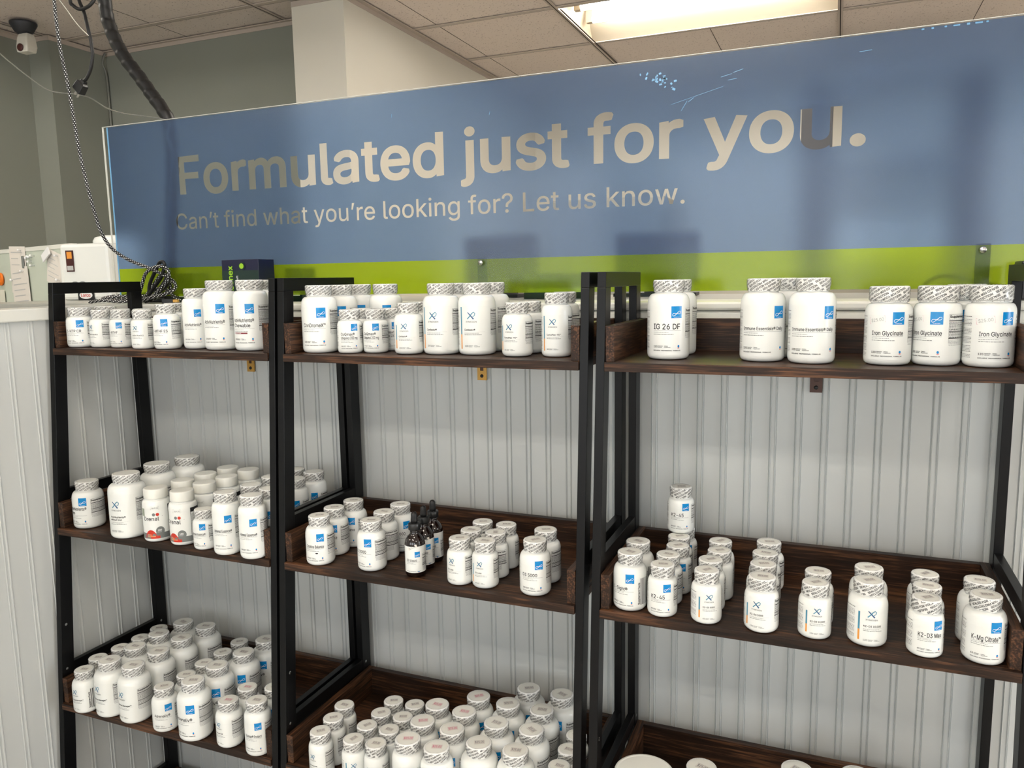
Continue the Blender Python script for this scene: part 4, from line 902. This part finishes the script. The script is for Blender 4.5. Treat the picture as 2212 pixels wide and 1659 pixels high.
MB().box((-.062, -.033, .0), (.06, .03, .062), 'blkp').obj('case', e, bevel=.003)
cable('black_cable_arc', [(0.1484, 1.696, 1.3802), (0.1537, 1.696, 1.4035), (0.1749, 1.696, 1.4194), (0.2014, 1.696, 1.4205), (0.2385, 1.696, 1.4109), (0.2862, 1.675, 1.3982)], .0035, 'blk', 'short black cable arching behind the green film at right')

# pinboard with notes
D_ = math.atan2(-.269, .963)
pb = empty('pinboard', (-2.97, 2.187, 0), D_, label='white pinboard with pinned notes behind the left half wall', cat='board')
MB().box((-.42, 0, 0), (.36, .02, 1.585), 'board').obj('board_panel', pb)
MB().box((-.42, -.002, 1.572), (.36, .0195, 1.588), 'cap').obj('board_frame', pb)
def note(x, z, w_, h, rot, lab, k='paper', lines=6):
    e = empty('note', (0, 0, 0), label=lab, cat='note', group='notes on the pinboard'); 
    p = Matrix.Translation((-2.97, 2.187, 0)) @ Matrix.Rotation(D_, 4, 'Z') @ Matrix.Translation((x, -.0035 if lines == 6 else -.0075, z)) @ Matrix.Rotation(rot, 4, 'Y')
    e.matrix_world = p
    MB().box((-w_/2, -.0006, -h/2), (w_/2, .0006, h/2), k).obj('sheet', e)
    mb = MB(); rr = random.Random(int(x*1000))
    for i in range(lines):
        zz = h/2-h*(i+1)/(lines+1.5); mb.box((-w_*.4, -.0010, zz), (-w_*.4+w_*rr.uniform(.4, .8), -.0007, zz+h*.018), 'pale')
    mb.obj('printed_lines', e)
    MB().lathe([(.003, 0), (.003, .008), (.0045, .009), (.0045, .013), (0, .014)], 'white', 10).obj('push_pin', e, loc=(w_*.25, -.0006, h*.42), rot=(PI/2, 0, 0))
note(-.14, 1.50, .16, .19, .04, 'pinned printed note at the left top of the pinboard'); note(-.12, 1.40, .17, .22, -.05, 'long pinned sheet in the middle of the pinboard', lines=8)
note(.20, 1.50, .12, .13, .25, 'tilted pale note near the right of the pinboard'); note(.30, 1.41, .10, .16, .1, 'small note at the pinboard right edge')
for i, (x_, z_) in enumerate(((-.03, 1.545), (-.015, 1.55), (.0, 1.548), (.02, 1.553), (-.01, 1.53), (.012, 1.515), (-.20, 1.46), (.24, 1.455))):
    q = MB().lathe([(.003, 0), (.003, .012), (.005, .013), (.005, .018), (0, .019)], 'white', 10).obj('push_pin')
    q.matrix_world = Matrix.Translation((-2.97, 2.187, 0)) @ Matrix.Rotation(D_, 4, 'Z') @ Matrix.Translation((x_, -.0005, z_)) @ Matrix.Rotation(PI/2, 4, 'X')
    tag(q, 'white push pin stuck in the upper part of the pinboard' if z_ > 1.5 else 'white push pin stuck lower on the pinboard', 'pin', 'loose push pins on the pinboard')
e = empty('key', label='dark key hanging on the pinboard from a pin', cat='key'); e.matrix_world = Matrix.Translation((-2.97, 2.187, 0)) @ Matrix.Rotation(D_, 4, 'Z') @ Matrix.Translation((-.075, -.012, 1.53))
MB().box((-.008, 0, -.025), (.008, .006, .025), 'slate').obj('blade', e, bevel=.003)
e = empty('label_tag', label='white tilted tag pinned on the pinboard', cat='tag'); e.matrix_world = Matrix.Translation((-2.97, 2.187, 0)) @ Matrix.Rotation(D_, 4, 'Z') @ Matrix.Translation((.165, -.018, 1.552)) @ Matrix.Rotation(-.45, 4, 'Y')
MB().box((-.035, 0, -.015), (.035, .006, .015), 'white').obj('tag_plate', e, bevel=.001)
e = empty('orange_badge', label='round orange badge at the left edge of the pinboard', cat='badge'); e.matrix_world = Matrix.Translation((-2.97, 2.187, 0)) @ Matrix.Rotation(D_, 4, 'Z') @ Matrix.Translation((-.33, -.004, 1.465))
MB().lathe([(.027, 0), (.027, .006), (.024, .008), (0, .008)], 'orangep', 28).obj('disc', e, rot=(PI/2, 0, 0)); MB().box((-.004, -.0095, -.012), (.004, -.0081, .012), 'white').obj('mark', e, rot=(0, .4, 0))
e = empty('thermostat', label='small beige thermostat low on the pinboard left edge', cat='thermostat'); e.matrix_world = Matrix.Translation((-2.97, 2.187, 0)) @ Matrix.Rotation(D_, 4, 'Z') @ Matrix.Translation((-.335, -.03, 1.385))
MB().box((-.03, 0, -.035), (.03, .026, .035), 'ivory').obj('housing', e, bevel=.003); MB().box((-.02, -.002, -.022), (.02, -.0002, .022), 'slate').obj('display', e)
# white dispensing machine with stickers
e = empty('white_machine', (-2.42, 2.00, CZ-.0485), .18, label='white appliance with stickers and knobs behind the left half wall', cat='appliance')
MB().box((-.075, -.06, 0), (.12, .12, .1935), 'plastic').obj('housing', e, bevel=.012)
MB().box((-.135, .0, 0), (-.08, .12, .1585), 'plastic').obj('side_cover', e, bevel=.012)
MB().lathe([(.068, 0), (.068, .178), (.076, .180), (.077, .213), (.070, .226), (.045, .234), (0, .236)], 'plastic', 36).obj('round_lid', e, loc=(-.055, .20, 0))
MB().box((-.048, -.0625, .0985), (-.018, -.0605, .1705), 'photo').obj('photo_sticker', e); 
mb = MB().box((-.043, -.0632, .1425), (-.023, -.0628, .1655), 'orange'); mb.box((-.045, -.0632, .1025), (-.021, -.0628, .1185), 'pale'); mb.obj('sticker_picture', e)
for x in (-.018, .012): MB().lathe([(.0115, 0), (.011, .008), (.007, .012), (0, .013)], 'slate', 20).obj('knob', e, loc=(x, -.061, .0535), rot=(PI/2, 0, 0))
mb = MB().box((-.012, -.0625, .0), (.052, -.0605, .0365), 'ink'); mb.obj('badge_plate', e)
mb = MB(); vs = [(.02, -.0632, .0175)]+[(.02+.026*math.cos(i*PI/12), -.0632, .0175+.013*math.sin(i*PI/12)) for i in range(25)]; mb.add(vs, [(0, i+1, i+2) for i in range(24)], 'white')
v, f = pr_text('Lorco', .011, 'red', 'xz', (-.0005, -.0636, .012), .95, .02); mb.add(v, f, 'red'); mb.obj('badge_lettering', e)

# security camera under the ceiling
e = empty('security_camera', (-3.575, 2.70, CE-.001), .1, label='white security camera with black mount in the upper left corner', cat='camera')
MB().lathe([(.045, 0), (.058, -.004), (.058, -.012), (.040, -.045), (.022, -.058), (0, -.06)], 'dark', 24).obj('mount', e)
mb = MB(); vs = []
for z_, hw, y_, hy in ((-.055, .026, 0, .020), (-.075, .030, -.006, .026), (-.12, .034, -.018, .030), (-.150, .032, -.028, .026)): vs += [(a*hw+.012+(-z_-.055)*.25, y_+b*hy, z_) for a, b in ((-1, -1), (1, -1), (1, 1), (-1, 1))]
fs = [(4*i+j, 4*i+(j+1) % 4, 4*i+4+(j+1) % 4, 4*i+4+j) for i in range(3) for j in range(4)]+[(3, 2, 1, 0), (12, 13, 14, 15)]
mb.add(vs, [tuple(reversed(f)) for f in fs], 'ivory'); mb.obj('body', e, bevel=.006)
MB().lathe([(.017, 0), (.017, .004), (.012, .006), (0, .004)], 'photo', 22).obj('lens', e, loc=(.029, -.054, -.130), rot=(PI/2, 0, 0))
